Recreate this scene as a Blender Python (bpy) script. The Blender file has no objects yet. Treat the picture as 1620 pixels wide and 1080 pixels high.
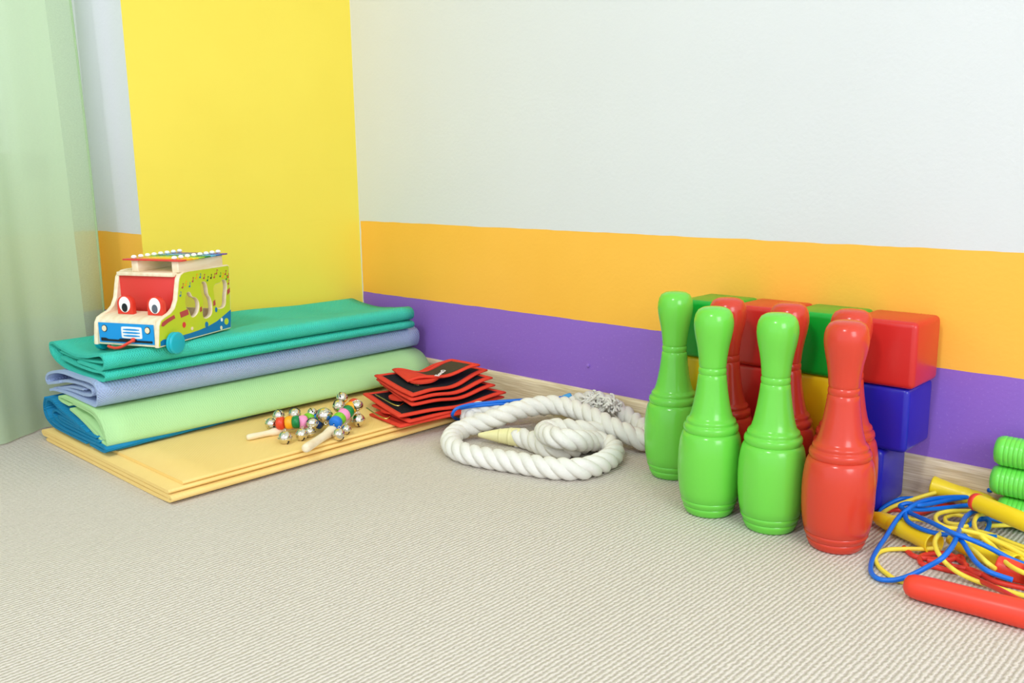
import bpy, bmesh, math, random
from mathutils import Vector, Matrix, Quaternion
R = random.Random(7)
scene = bpy.context.scene
COL = scene.collection

# ------------------------------------------------------------------ camera
cam_data = bpy.data.cameras.new('camera')
cam_data.sensor_width = 36.0
cam_data.lens = 36.0 * 1434.013 / 1620.0
cam_data.clip_start = 0.01
cam = bpy.data.objects.new('camera', cam_data)
COL.objects.link(cam)
cam.matrix_world = Matrix(((0.727016, -0.119733, 0.676101, 1.668260), (0.686498, 0.145403, -0.712446, -1.261862), (-0.013004, 0.982101, 0.187906, 0.460000), (0, 0, 0, 1)))
scene.camera = cam

# ------------------------------------------------------------------ world, lamps, exposure
scene.view_settings.view_transform = 'Standard'
scene.view_settings.look = 'None'
scene.view_settings.exposure = 0.0
scene.view_settings.gamma = 1.0
scene.view_settings.use_curve_mapping = False
scene.cycles.use_denoising = True
scene.cycles.max_bounces = 10
scene.cycles.diffuse_bounces = 5
scene.cycles.transparent_max_bounces = 16
world = bpy.data.worlds.new('daylight')
scene.world = world
world.use_nodes = True
bg = world.node_tree.nodes['Background']
bg.inputs['Color'].default_value = (0.88, 0.91, 1.05, 1)
bg.inputs['Strength'].default_value = 1.36


def area_light(name, loc, target, sx, sy, power, color=(1, 1, 1)):
    d = bpy.data.lights.new(name, 'AREA')
    d.shape = 'RECTANGLE'
    d.size, d.size_y, d.energy, d.color = sx, sy, power, color
    o = bpy.data.objects.new(name, d)
    COL.objects.link(o)
    o.location = loc
    o.rotation_euler = (Vector(target) - Vector(loc)).to_track_quat('-Z', 'Y').to_euler()
    return o


area_light('ceiling_lamp', (1.45, -2.5, 2.55), (1.2, -1.0, 0), 0.32, 0.32, 34, (0.93, 0.97, 1.0))
area_light('window_daylight', (3.6, -1.6, 1.5), (0.6, -0.3, 0.3), 1.1, 1.2, 34, (0.92, 0.97, 1.0))

# ------------------------------------------------------------------ materials
MATS = {}


def srgb(c):
    f = lambda v: v / 12.92 if v <= 0.04045 else ((v + 0.055) / 1.055) ** 2.4
    return tuple(f(v / 255.0) for v in c) + (1.0,)


def mat(name, rgb, rough=0.5, metal=0.0, spec=0.4, bump=0.0, bscale=80.0, var=0.0, vscale=8.0, coat=0.0, sub=0.0):
    if name in MATS:
        return MATS[name]
    m = bpy.data.materials.new(name)
    m.use_nodes = True
    nt = m.node_tree
    p = nt.nodes['Principled BSDF']
    p.inputs['Base Color'].default_value = srgb(rgb)
    p.inputs['Roughness'].default_value = rough
    p.inputs['Metallic'].default_value = metal
    p.inputs['Specular IOR Level'].default_value = spec
    p.inputs['Coat Weight'].default_value = coat
    p.inputs['Coat Roughness'].default_value = 0.15
    tc = nt.nodes.new('ShaderNodeTexCoord')
    if var > 0:
        n = nt.nodes.new('ShaderNodeTexNoise')
        n.inputs['Scale'].default_value = vscale
        n.inputs['Detail'].default_value = 4
        nt.links.new(tc.outputs['Object'], n.inputs['Vector'])
        h = nt.nodes.new('ShaderNodeHueSaturation')
        h.inputs['Color'].default_value = srgb(rgb)
        mr = nt.nodes.new('ShaderNodeMapRange')
        mr.inputs['From Min'].default_value = 0.3
        mr.inputs['From Max'].default_value = 0.7
        mr.inputs['To Min'].default_value = 1 - var
        mr.inputs['To Max'].default_value = 1 + var
        nt.links.new(n.outputs['Fac'], mr.inputs['Value'])
        nt.links.new(mr.outputs['Result'], h.inputs['Value'])
        nt.links.new(h.outputs['Color'], p.inputs['Base Color'])
    if bump > 0:
        n = nt.nodes.new('ShaderNodeTexNoise')
        n.inputs['Scale'].default_value = bscale
        n.inputs['Detail'].default_value = 3
        nt.links.new(tc.outputs['Object'], n.inputs['Vector'])
        b = nt.nodes.new('ShaderNodeBump')
        b.inputs['Strength'].default_value = bump
        b.inputs['Distance'].default_value = 0.002
        nt.links.new(n.outputs['Fac'], b.inputs['Height'])
        nt.links.new(b.outputs['Normal'], p.inputs['Normal'])
    MATS[name] = m
    return m


class NT:
    """small helper to write node trees"""
    def __init__(self, name, rgb=(200, 200, 200), rough=0.6, spec=0.3):
        self.m = bpy.data.materials.new(name)
        self.m.use_nodes = True
        self.t = self.m.node_tree
        self.p = self.t.nodes['Principled BSDF']
        self.p.inputs['Base Color'].default_value = srgb(rgb)
        self.p.inputs['Roughness'].default_value = rough
        self.p.inputs['Specular IOR Level'].default_value = spec
        self.tc = self.t.nodes.new('ShaderNodeTexCoord')
        self.xyz = self.t.nodes.new('ShaderNodeSeparateXYZ')
        self.t.links.new(self.tc.outputs['Object'], self.xyz.inputs[0])
        MATS[name] = self.m

    def link(self, a, b):
        self.t.links.new(a, b)

    def math(self, op, a, b=None, clamp=False):
        n = self.t.nodes.new('ShaderNodeMath')
        n.operation = op
        n.use_clamp = clamp
        for i, v in enumerate((a, b)):
            if v is None:
                continue
            if isinstance(v, (int, float)):
                n.inputs[i].default_value = v
            else:
                self.link(v, n.inputs[i])
        return n.outputs[0]

    def noise(self, scale, detail=3, vec=None, rough=0.5):
        n = self.t.nodes.new('ShaderNodeTexNoise')
        n.inputs['Scale'].default_value = scale
        n.inputs['Detail'].default_value = detail
        n.inputs['Roughness'].default_value = rough
        self.link(vec or self.tc.outputs['Object'], n.inputs['Vector'])
        return n.outputs['Fac']

    def mapping(self, scale=(1, 1, 1), rot=(0, 0, 0)):
        n = self.t.nodes.new('ShaderNodeMapping')
        n.inputs['Scale'].default_value = scale
        n.inputs['Rotation'].default_value = rot
        self.link(self.tc.outputs['Object'], n.inputs['Vector'])
        return n.outputs[0]

    def mix(self, f, a, b):
        n = self.t.nodes.new('ShaderNodeMix')
        n.data_type = 'RGBA'
        if isinstance(f, (int, float)):
            n.inputs['Factor'].default_value = f
        else:
            self.link(f, n.inputs['Factor'])
        for k, v in ((6, a), (7, b)):
            if isinstance(v, tuple):
                n.inputs[k].default_value = srgb(v) if len(v) == 3 else v
            else:
                self.link(v, n.inputs[k])
        return n.outputs[2]

    def bump(self, h, strength, dist=0.002, normal=None):
        b = self.t.nodes.new('ShaderNodeBump')
        b.inputs['Strength'].default_value = strength
        b.inputs['Distance'].default_value = dist
        self.link(h, b.inputs['Height'])
        if normal:
            self.link(normal, b.inputs['Normal'])
        self.link(b.outputs['Normal'], self.p.inputs['Normal'])
        return b.outputs['Normal']

    def range(self, v, a, b, c, d):
        n = self.t.nodes.new('ShaderNodeMapRange')
        for k, x in zip(('From Min', 'From Max', 'To Min', 'To Max'), (a, b, c, d)):
            n.inputs[k].default_value = x
        self.link(v, n.inputs['Value'])
        return n.outputs[0]

    def color(self, c):
        self.link(c, self.p.inputs['Base Color'])


WHITE, ORANGE, PURPLE, YELLOW = (219, 222, 222), (255, 194, 78), (146, 106, 203), (243, 222, 84)


def wall_paint(name, white_corner):
    n = NT(name, WHITE, 0.55, 0.3)
    z = n.math('ADD', n.xyz.outputs['Z'], n.math('MULTIPLY', n.math('SUBTRACT', n.noise(14, 2), 0.5), 0.005))
    spk = n.range(n.noise(260, 2), 0.62, 0.70, 0.0, 0.35)
    purple = n.mix(spk, PURPLE, (176, 140, 220))
    vo = n.range(n.noise(3, 3), 0.3, 0.7, 0.0, 1.0)
    orange = n.mix(vo, ORANGE, (250, 188, 68))
    white = n.mix(vo, WHITE, (216, 219, 219))
    c = n.mix(n.math('GREATER_THAN', z, 0.1872), purple, orange)
    c = n.mix(n.math('GREATER_THAN', z, 0.3475), c, white)
    if white_corner:
        xe = n.math('ADD', n.xyz.outputs['X'], n.math('MULTIPLY', n.math('SUBTRACT', n.noise(20, 2), 0.5), 0.008))
        c = n.mix(n.math('LESS_THAN', xe, 0.004), c, WHITE)
    n.color(c)
    n.bump(n.noise(160, 4), 0.22, 0.0015)
    return n.m


wall_paint('painted_wall', True)
wall_paint('painted_pillar_front', False)
mat('purple_paint', (150, 112, 206), 0.5)
n = NT('yellow_paint', YELLOW, 0.55, 0.3)
n.color(n.mix(n.range(n.noise(4, 3), 0.35, 0.7, 0, 1), YELLOW, (240, 218, 80)))
# faint horizontal plaster seams in the paint
s1 = n.math('LESS_THAN', n.math('ABSOLUTE', n.math('SUBTRACT', n.xyz.outputs['Z'], 0.352)), 0.0012)
s2 = n.math('LESS_THAN', n.math('ABSOLUTE', n.math('SUBTRACT', n.math('ADD', n.xyz.outputs['Z'], n.math('MULTIPLY', n.noise(9), 0.01)), 0.4655)), 0.001)
seam = n.math('SUBTRACT', 1.0, n.math('MULTIPLY', n.math('MAXIMUM', s1, s2), n.range(n.noise(11), 0.45, 0.6, 0, 1)))
n.bump(n.math('ADD', seam, n.math('MULTIPLY', n.noise(140, 4), 0.4)), 0.35, 0.0012)

# carpet: cords running towards the wall, beaded along their length
n = NT('carpet', (226, 219, 203), 0.95, 0.1)
wob = n.math('MULTIPLY', n.math('SUBTRACT', n.noise(9, 2), 0.5), 0.004)
wob2 = n.math('MULTIPLY', n.math('SUBTRACT', n.noise(160, 2), 0.5), 0.004)
ph = n.math('MULTIPLY', n.math('ADD', n.math('ADD', n.xyz.outputs['X'], wob), wob2), 2 * math.pi / 0.0056)
rib = n.math('ADD', n.math('MULTIPLY', n.math('SINE', ph), 0.5), 0.5)
bead = n.math('ADD', n.math('MULTIPLY', n.math('SINE', n.math('ADD', n.math('MULTIPLY', n.xyz.outputs['Y'], 2 * math.pi / 0.0075), n.math('MULTIPLY', n.noise(60), 9.0))), 0.5), 0.5)
fuzz = n.noise(420, 3)
height = n.math('ADD', n.math('ADD', n.math('MULTIPLY', rib, 0.8), n.math('MULTIPLY', bead, 0.25)), n.math('MULTIPLY', fuzz, 0.7))
groove = n.range(n.math('ADD', rib, n.math('MULTIPLY', n.math('SUBTRACT', fuzz, 0.5), 0.9)), 0.0, 0.6, 0.0, 1.0)
base = n.mix(groove, (186, 176, 163), (219, 211, 200))
patch = n.range(n.noise(2.2, 4), 0.35, 0.7, 0.0, 0.5)
n.color(n.mix(patch, base, n.mix(groove, (180, 170, 155), (214, 206, 192))))
n.bump(height, 0.55, 0.0022)

# light oak grain on the baseboard, planks of grain along the wall
n = NT('baseboard_oak', (232, 216, 180), 0.45, 0.35)
g = n.noise(60, 5, n.mapping((0.35, 1, 9)))
n.color(n.mix(n.range(g, 0.35, 0.68, 0, 1), (206, 186, 146), (238, 224, 192)))
n.bump(g, 0.15, 0.001)

n = NT('pale_wood', (238, 218, 178), 0.5, 0.35)
g = n.noise(90, 4, n.mapping((1, 0.15, 1)))
n.color(n.mix(n.range(g, 0.3, 0.7, 0, 1), (234, 214, 176), (247, 236, 208)))


def mat_foam(name, rgb, rgb2, pitch=0.0042, strength=0.5, ribbed=False):
    n = NT(name, rgb, 0.62, 0.3)
    a = n.math('MULTIPLY', n.math('ADD', n.xyz.outputs['X'], n.xyz.outputs['Z']), 2 * math.pi / pitch)
    b = n.math('MULTIPLY', n.xyz.outputs['Y'], 2 * math.pi / pitch)
    sa, sb = n.math('SINE', a), n.math('SINE', b)
    h = sa if ribbed else n.math('MULTIPLY', sa, sb)
    n.color(n.mix(n.range(n.noise(6, 3), 0.3, 0.7, 0, 1), rgb, rgb2))
    n.bump(n.math('ADD', h, n.math('MULTIPLY', n.noise(40, 3), 0.6)), strength, 0.0012)
    return n.m


mat_foam('teal_foam', (64, 205, 182), (54, 192, 170))
mat_foam('blue_grey_foam', (170, 188, 222), (160, 180, 216), 0.0050, 0.6)
mat_foam('lime_foam', (178, 222, 156), (172, 217, 149), 0.004, 0.2)
mat_foam('deep_blue_foam', (0, 134, 178), (0, 120, 166), 0.005, 0.5, True)
mat_foam('yellow_foam', (246, 213, 134), (244, 208, 126), 0.006, 0.12)

mat('green_plastic', (110, 206, 70), 0.2, spec=0.45, bump=0.02, bscale=30)
mat('red_plastic', (208, 63, 42), 0.22, spec=0.45, bump=0.02, bscale=30)
mat('cube_red', (206, 44, 40), 0.3, spec=0.45)
mat('cube_green', (0, 166, 48), 0.28, spec=0.45)
mat('cube_blue', (34, 32, 172), 0.28, spec=0.45)
mat('cube_yellow', (240, 196, 20), 0.3, spec=0.45)
mat('lime_plastic', (112, 226, 82), 0.22, spec=0.5)
mat('yellow_plastic', (244, 218, 36), 0.32, spec=0.45)
mat('red_handle', (232, 66, 44), 0.35, spec=0.4)
mat('cord_blue', (0, 108, 214), 0.35, spec=0.45)
mat('cord_yellow', (246, 224, 72), 0.4, spec=0.4)
mat('cord_red', (224, 60, 46), 0.4, spec=0.4)
mat('cord_light_blue', (70, 165, 225), 0.4)
mat('rope_cotton', (229, 227, 218), 0.9, spec=0.1, bump=0.35, bscale=260, var=0.04, vscale=30)
mat('rope_tape', (232, 226, 168), 0.35, spec=0.45, bump=0.2, bscale=60)
mat('chrome', (226, 220, 205), 0.12, metal=1.0)
mat('brass', (214, 188, 110), 0.2, metal=1.0)
mat('dark_slit', (18, 18, 18), 0.6)
mat('black_fabric', (30, 32, 38), 0.8, spec=0.15, bump=0.4, bscale=400)
mat('olive_fabric', (74, 66, 50), 0.8, spec=0.15, bump=0.4, bscale=400)
mat('red_binding', (222, 66, 46), 0.75, spec=0.2, bump=0.3, bscale=300)
mat('logo_white', (240, 240, 236), 0.6)
mat('paint_red', (222, 62, 56), 0.4)
mat('paint_eye_red', (222, 60, 42), 0.4)
mat('paint_lime', (196, 214, 40), 0.4)
mat('paint_blue', (18, 150, 222), 0.4)
mat('paint_navy', (16, 120, 176), 0.4)
mat('paint_black', (22, 26, 34), 0.4)
mat('paint_white', (246, 246, 242), 0.35)
mat('paint_grey', (92, 100, 112), 0.4)
mat('paint_brick', (184, 74, 70), 0.45)
mat('paint_cream', (246, 226, 190), 0.4)
mat('paint_turquoise', (20, 178, 196), 0.32)
mat('bead_red', (222, 70, 40), 0.35)
mat('bead_orange', (246, 170, 30), 0.35)
mat('bead_green', (14, 128, 62), 0.35)
mat('bead_pink', (240, 150, 190), 0.35)
mat('bead_lime', (120, 196, 40), 0.35)
mat('bead_blue', (24, 118, 214), 0.35)
mat('bead_navy', (16, 60, 120), 0.35)
mat('bar_yellow', (244, 220, 40), 0.25, metal=0.3)
mat('bar_lime', (150, 205, 60), 0.25, metal=0.3)
mat('bar_sky', (90, 180, 225), 0.25, metal=0.3)
mat('bar_deep', (40, 110, 190), 0.25, metal=0.3)
mat('bar_violet', (130, 90, 170), 0.25, metal=0.3)
mat('window_white', (236, 236, 234), 0.4)
mat('outside_wall', (232, 234, 230), 0.7)


def curtain_material(name, lo, hi):
    m = bpy.data.materials.new(name)
    m.use_nodes = True
    nt = m.node_tree
    nt.nodes.clear()
    out = nt.nodes.new('ShaderNodeOutputMaterial')
    dif = nt.nodes.new('ShaderNodeBsdfDiffuse')
    tra = nt.nodes.new('ShaderNodeBsdfTranslucent')
    tp = nt.nodes.new('ShaderNodeBsdfTransparent')
    for b in (dif, tra):
        b.inputs['Color'].default_value = srgb((206, 228, 190))
    tp.inputs['Color'].default_value = srgb((236, 246, 228))
    m1 = nt.nodes.new('ShaderNodeMixShader')
    m1.inputs[0].default_value = 0.45
    nt.links.new(dif.outputs[0], m1.inputs[1])
    nt.links.new(tra.outputs[0], m1.inputs[2])
    tc = nt.nodes.new('ShaderNodeTexCoord')
    mp = nt.nodes.new('ShaderNodeMapping')
    mp.inputs['Scale'].default_value = (300, 300, 900)
    ns = nt.nodes.new('ShaderNodeTexNoise')
    ns.inputs['Scale'].default_value = 1.0
    nt.links.new(tc.outputs['Object'], mp.inputs[0])
    nt.links.new(mp.outputs[0], ns.inputs['Vector'])
    mr = nt.nodes.new('ShaderNodeMapRange')
    mr.inputs['To Min'].default_value = lo
    mr.inputs['To Max'].default_value = hi
    nt.links.new(ns.outputs['Fac'], mr.inputs['Value'])
    m2 = nt.nodes.new('ShaderNodeMixShader')
    nt.links.new(mr.outputs[0], m2.inputs[0])
    nt.links.new(m1.outputs[0], m2.inputs[1])
    nt.links.new(tp.outputs[0], m2.inputs[2])
    nt.links.new(m2.outputs[0], out.inputs[0])
    MATS[name] = m


curtain_material('sheer_curtain', 0.02, 0.10)
curtain_material('thin_selvedge', 0.22, 0.42)

# ------------------------------------------------------------------ mesh helpers


class MB:
    def __init__(self):
        self.v, self.f, self.mi, self.sm = [], [], [], []

    def add(self, verts, faces, mi=0, smooth=True, M=None):
        o = len(self.v)
        for p in verts:
            p = Vector(p)
            self.v.append(M @ p if M else p)
        for f in faces:
            self.f.append([i + o for i in f])
            self.mi.append(mi)
            self.sm.append(smooth)
        return self

    def lathe(self, prof, seg=32, mi=0, M=None, smooth=True):
        vs, fs = [], []
        rows = []
        for r, z in prof:
            if r < 1e-6:
                rows.append([len(vs)])
                vs.append((0, 0, z))
            else:
                rows.append(list(range(len(vs), len(vs) + seg)))
                vs += [(r * math.cos(2 * math.pi * k / seg), r * math.sin(2 * math.pi * k / seg), z) for k in range(seg)]
        for a, b in zip(rows, rows[1:]):
            for k in range(seg):
                k2 = (k + 1) % seg
                if len(a) == 1 and len(b) == 1:
                    continue
                if len(a) == 1:
                    fs.append((a[0], b[k2], b[k]))
                elif len(b) == 1:
                    fs.append((a[k], a[k2], b[0]))
                else:
                    fs.append((a[k], a[k2], b[k2], b[k]))
        return self.add(vs, fs, mi, smooth, M)

    def tube(self, path, r, seg=8, closed=False, mi=0, caps=True, M=None, flat=1.0):
        P = [Vector(p) for p in path]
        n = len(P)
        rad = r if callable(r) else (lambda t: r)
        T = []
        for i in range(n):
            a = P[(i - 1) % n] if (closed or i > 0) else P[i]
            b = P[(i + 1) % n] if (closed or i < n - 1) else P[i]
            T.append((b - a).normalized())
        up = Vector((0, 0, 1)) if abs(T[0].z) < 0.9 else Vector((1, 0, 0))
        N = (up - T[0] * up.dot(T[0])).normalized()
        vs, fs = [], []
        for i in range(n):
            if i:
                N = N - T[i] * N.dot(T[i])
                N = N.normalized() if N.length > 1e-6 else T[i].orthogonal().normalized()
            B = T[i].cross(N)
            rr = rad(i / max(1, n - 1))
            for k in range(seg):
                a = 2 * math.pi * k / seg
                vs.append(P[i] + N * (math.cos(a) * rr * flat) + B * (math.sin(a) * rr))
        m = n if closed else n - 1
        for i in range(m):
            j = (i + 1) % n
            for k in range(seg):
                k2 = (k + 1) % seg
                fs.append((i * seg + k, i * seg + k2, j * seg + k2, j * seg + k))
        if caps and not closed:
            fs.append(tuple(range(seg))[::-1])
            fs.append(tuple((n - 1) * seg + k for k in range(seg)))
        return self.add(vs, fs, mi, True, M)

    def box(self, lo, hi, mi=0, bevel=0.0, seg=2, M=None):
        bm = bmesh.new()
        bmesh.ops.create_cube(bm, size=1.0)
        for v in bm.verts:
            v.co = Vector([lo[k] + (v.co[k] + 0.5) * (hi[k] - lo[k]) for k in range(3)])
        if bevel > 0:
            bmesh.ops.bevel(bm, geom=list(bm.edges), offset=bevel, segments=seg, profile=0.5, affect='EDGES')
        bm.verts.index_update()
        self.add([v.co.copy() for v in bm.verts], [[v.index for v in f.verts] for f in bm.faces], mi, bevel > 0, M)
        bm.free()
        return self

    def obj(self, name, mats, parent=None, weld=False):
        me = bpy.data.meshes.new(name)
        me.from_pydata([tuple(v) for v in self.v], [], self.f)
        for m in (mats if isinstance(mats, (list, tuple)) else [mats]):
            me.materials.append(MATS[m])
        for p, mi, s in zip(me.polygons, self.mi, self.sm):
            p.material_index = mi
            p.use_smooth = s
        me.update()
        bm = bmesh.new()
        bm.from_mesh(me)
        if weld:
            bmesh.ops.remove_doubles(bm, verts=bm.verts, dist=1e-6)
        bmesh.ops.recalc_face_normals(bm, faces=bm.faces)
        bm.to_mesh(me)
        bm.free()
        return link(name, me, parent)


def link(name, data, parent=None):
    o = bpy.data.objects.new(name, data)
    COL.objects.link(o)
    if parent:
        o.parent = parent
    return o


def sharp(o, angle=40):
    me = o.data
    for p in me.polygons:
        p.use_smooth = True
    me.set_sharp_from_angle(angle=math.radians(angle))
    return o


def tag(o, label, cat, group=None):
    o['label'] = label
    o['category'] = cat
    if group:
        o['group'] = group
    return o


def thing(name, label, cat, loc=(0, 0, 0), rz=0.0, group=None):
    o = bpy.data.objects.new(name, None)
    o.empty_display_size = 0.02
    COL.objects.link(o)
    o.location = loc
    o.rotation_euler = (0, 0, rz)
    return tag(o, label, cat, group)


def struct(o):
    o['kind'] = 'structure'
    return o


def cr(pts, n=8, closed=False):
    """Catmull-Rom spline through the points"""
    P = [Vector(p) for p in pts]
    m = len(P)
    out = []
    segs = m if closed else m - 1
    for i in range(segs):
        if closed:
            a, b, c, d = P[(i - 1) % m], P[i], P[(i + 1) % m], P[(i + 2) % m]
        else:
            b, c = P[i], P[i + 1]
            a = P[i - 1] if i else b * 2 - c
            d = P[i + 2] if i + 2 < m else c * 2 - b
        # centripetal-like tension through chord lengths
        t0 = 0.0
        t1 = t0 + max(1e-6, (b - a).length) ** 0.5
        t2 = t1 + max(1e-6, (c - b).length) ** 0.5
        t3 = t2 + max(1e-6, (d - c).length) ** 0.5
        for k in range(n):
            t = t1 + (t2 - t1) * k / n
            A1 = a * ((t1 - t) / (t1 - t0)) + b * ((t - t0) / (t1 - t0))
            A2 = b * ((t2 - t) / (t2 - t1)) + c * ((t - t1) / (t2 - t1))
            A3 = c * ((t3 - t) / (t3 - t2)) + d * ((t - t2) / (t3 - t2))
            B1 = A1 * ((t2 - t) / (t2 - t0)) + A2 * ((t - t0) / (t2 - t0))
            B2 = A2 * ((t3 - t) / (t3 - t1)) + A3 * ((t - t1) / (t3 - t1))
            out.append(B1 * ((t2 - t) / (t2 - t1)) + B2 * ((t - t1) / (t2 - t1)))
    if not closed:
        out.append(P[-1].copy())
    return out


def resample(P, step):
    out = [P[0].copy()]
    acc = 0.0
    for a, b in zip(P, P[1:]):
        L = (b - a).length
        t = step - acc
        while t <= L:
            out.append(a + (b - a) * (t / L))
            t += step
        acc = (acc + L) % step if L else acc
    return out


def axis_matrix(a, b):
    a, b = Vector(a), Vector(b)
    q = (b - a).to_track_quat('Z', 'Y')
    return Matrix.Translation(a) @ q.to_matrix().to_4x4()


def flat_shape(name, loops, thick, material, parent, M, bevel=0.0):
    """polygon (first loop) with holes (other loops) extruded both ways by half the thickness; loops lie in local XY"""
    cu = bpy.data.curves.new(name, 'CURVE')
    cu.dimensions = '2D'
    cu.fill_mode = 'BOTH'
    cu.extrude = max(0.0, thick / 2 - bevel)
    cu.bevel_depth = bevel
    cu.bevel_resolution = 1
    cu.offset = -bevel
    for lp in loops:
        sp = cu.splines.new('POLY')
        sp.points.add(len(lp) - 1)
        for p, q in zip(sp.points, lp):
            p.co = (q[0], q[1], 0, 1)
        sp.use_cyclic_u = True
    tmp = bpy.data.objects.new('tmp', cu)
    COL.objects.link(tmp)
    dg = bpy.context.evaluated_depsgraph_get()
    me = bpy.data.meshes.new_from_object(tmp.evaluated_get(dg))
    bpy.data.objects.remove(tmp)
    bpy.data.curves.remove(cu)
    me.name = name
    me.transform(M)
    me.materials.clear()
    me.materials.append(MATS[material])
    o = link(name, me, parent)
    return sharp(o, 35)


def text_mesh(name, body, size, depth, material, parent, M):
    cu = bpy.data.curves.new(name, 'FONT')
    cu.body = body
    cu.size = size
    cu.extrude = depth
    cu.align_x = 'CENTER'
    cu.align_y = 'CENTER'
    cu.shear = 0.3
    tmp = bpy.data.objects.new('tmp', cu)
    COL.objects.link(tmp)
    dg = bpy.context.evaluated_depsgraph_get()
    me = bpy.data.meshes.new_from_object(tmp.evaluated_get(dg))
    bpy.data.objects.remove(tmp)
    me.transform(M)
    me.materials.clear()
    me.materials.append(MATS[material])
    return link(name, me, parent)


def rounded(pts, n=5, r=0.3):
    """soften a polygon by corner cutting (Chaikin)"""
    P = [Vector((p[0], p[1])) for p in pts]
    for _ in range(n):
        Q = []
        for i in range(len(P)):
            a, b = P[i], P[(i + 1) % len(P)]
            Q += [a * 0.75 + b * 0.25, a * 0.25 + b * 0.75]
        P = Q
    return [(p.x, p.y) for p in P]


def arc2(cx, cy, rx, ry, n=20, a0=0.0, a1=2 * math.pi):
    full = abs(a1 - a0 - 2 * math.pi) < 1e-6
    m = n if full else n + 1
    return [(cx + rx * math.cos(a0 + (a1 - a0) * k / n), cy + ry * math.sin(a0 + (a1 - a0) * k / n)) for k in range(m)]


# ------------------------------------------------------------------ the room
def plain_box(name, lo, hi, m, bevel=0.0):
    return struct(MB().box(lo, hi, 0, bevel, 1).obj(name, m))


plain_box('floor', (-0.4, -3.6, -0.05), (3.8, 0.15, 0.0), 'carpet')
plain_box('wall_back', (0.0, 0.0, 0.0), (3.8, 0.15, 2.6), 'painted_wall')
PY = -0.5036
pillar = MB()
pillar.box((-0.4, PY, 0.0), (0.0, 0.15, 2.6), 0)
o = pillar.obj('wall_pillar', ['painted_pillar_front', 'yellow_paint'])
for p in o.data.polygons:
    if p.normal.x > 0.9:
        p.material_index = 1
struct(o)
plain_box('ceiling', (-0.4, -3.6, 2.6), (3.8, 0.15, 2.7), 'outside_wall')
# wall behind the curtain with the window in it
wl = MB()
X0, X1 = -0.36, -0.2
WY0, WY1, WZ0, WZ1 = -2.1, -0.56, 0.45, 2.25
wl.box((X0, -3.6, 0), (X1, WY0, 2.6)).box((X0, WY1, 0), (X1, PY, 2.6))
wl.box((X0, WY0, 0), (X1, WY1, WZ0)).box((X0, WY0, WZ1), (X1, WY1, 2.6))
struct(wl.obj('wall_left', 'painted_pillar_front'))
win = struct(MB().box((-0.32, WY0, WZ0), (-0.26, WY0 + 0.05, WZ1)).box((-0.32, WY1 - 0.05, WZ0), (-0.26, WY1, WZ1))
             .box((-0.32, WY0, WZ0), (-0.26, WY1, WZ0 + 0.05)).box((-0.32, WY0, WZ1 - 0.05), (-0.26, WY1, WZ1))
             .box((-0.32, -1.34, WZ0), (-0.26, -1.29, WZ1)).obj('window_1', 'window_white'))
# baseboard along the back wall: thin board with a rounded top edge
bb = MB()
prof = [(0.0, 0.0), (-0.0085, 0.0), (-0.0085, 0.052), (-0.0078, 0.057), (-0.0058, 0.0602), (-0.003, 0.0617), (0.0, 0.0617)]
vs, fs = [], []
for x in (0.0, 3.8):
    vs += [(x, y, z) for y, z in prof]
k = len(prof)
for i in range(k):
    fs.append((i, (i + 1) % k, k + (i + 1) % k, k + i))
fs += [tuple(range(k)), tuple(range(2 * k - 1, k - 1, -1))]
bb.add(vs, fs, 0, False)
o = struct(bb.obj('baseboard_back', 'baseboard_oak'))
sharp(o, 50)

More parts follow.
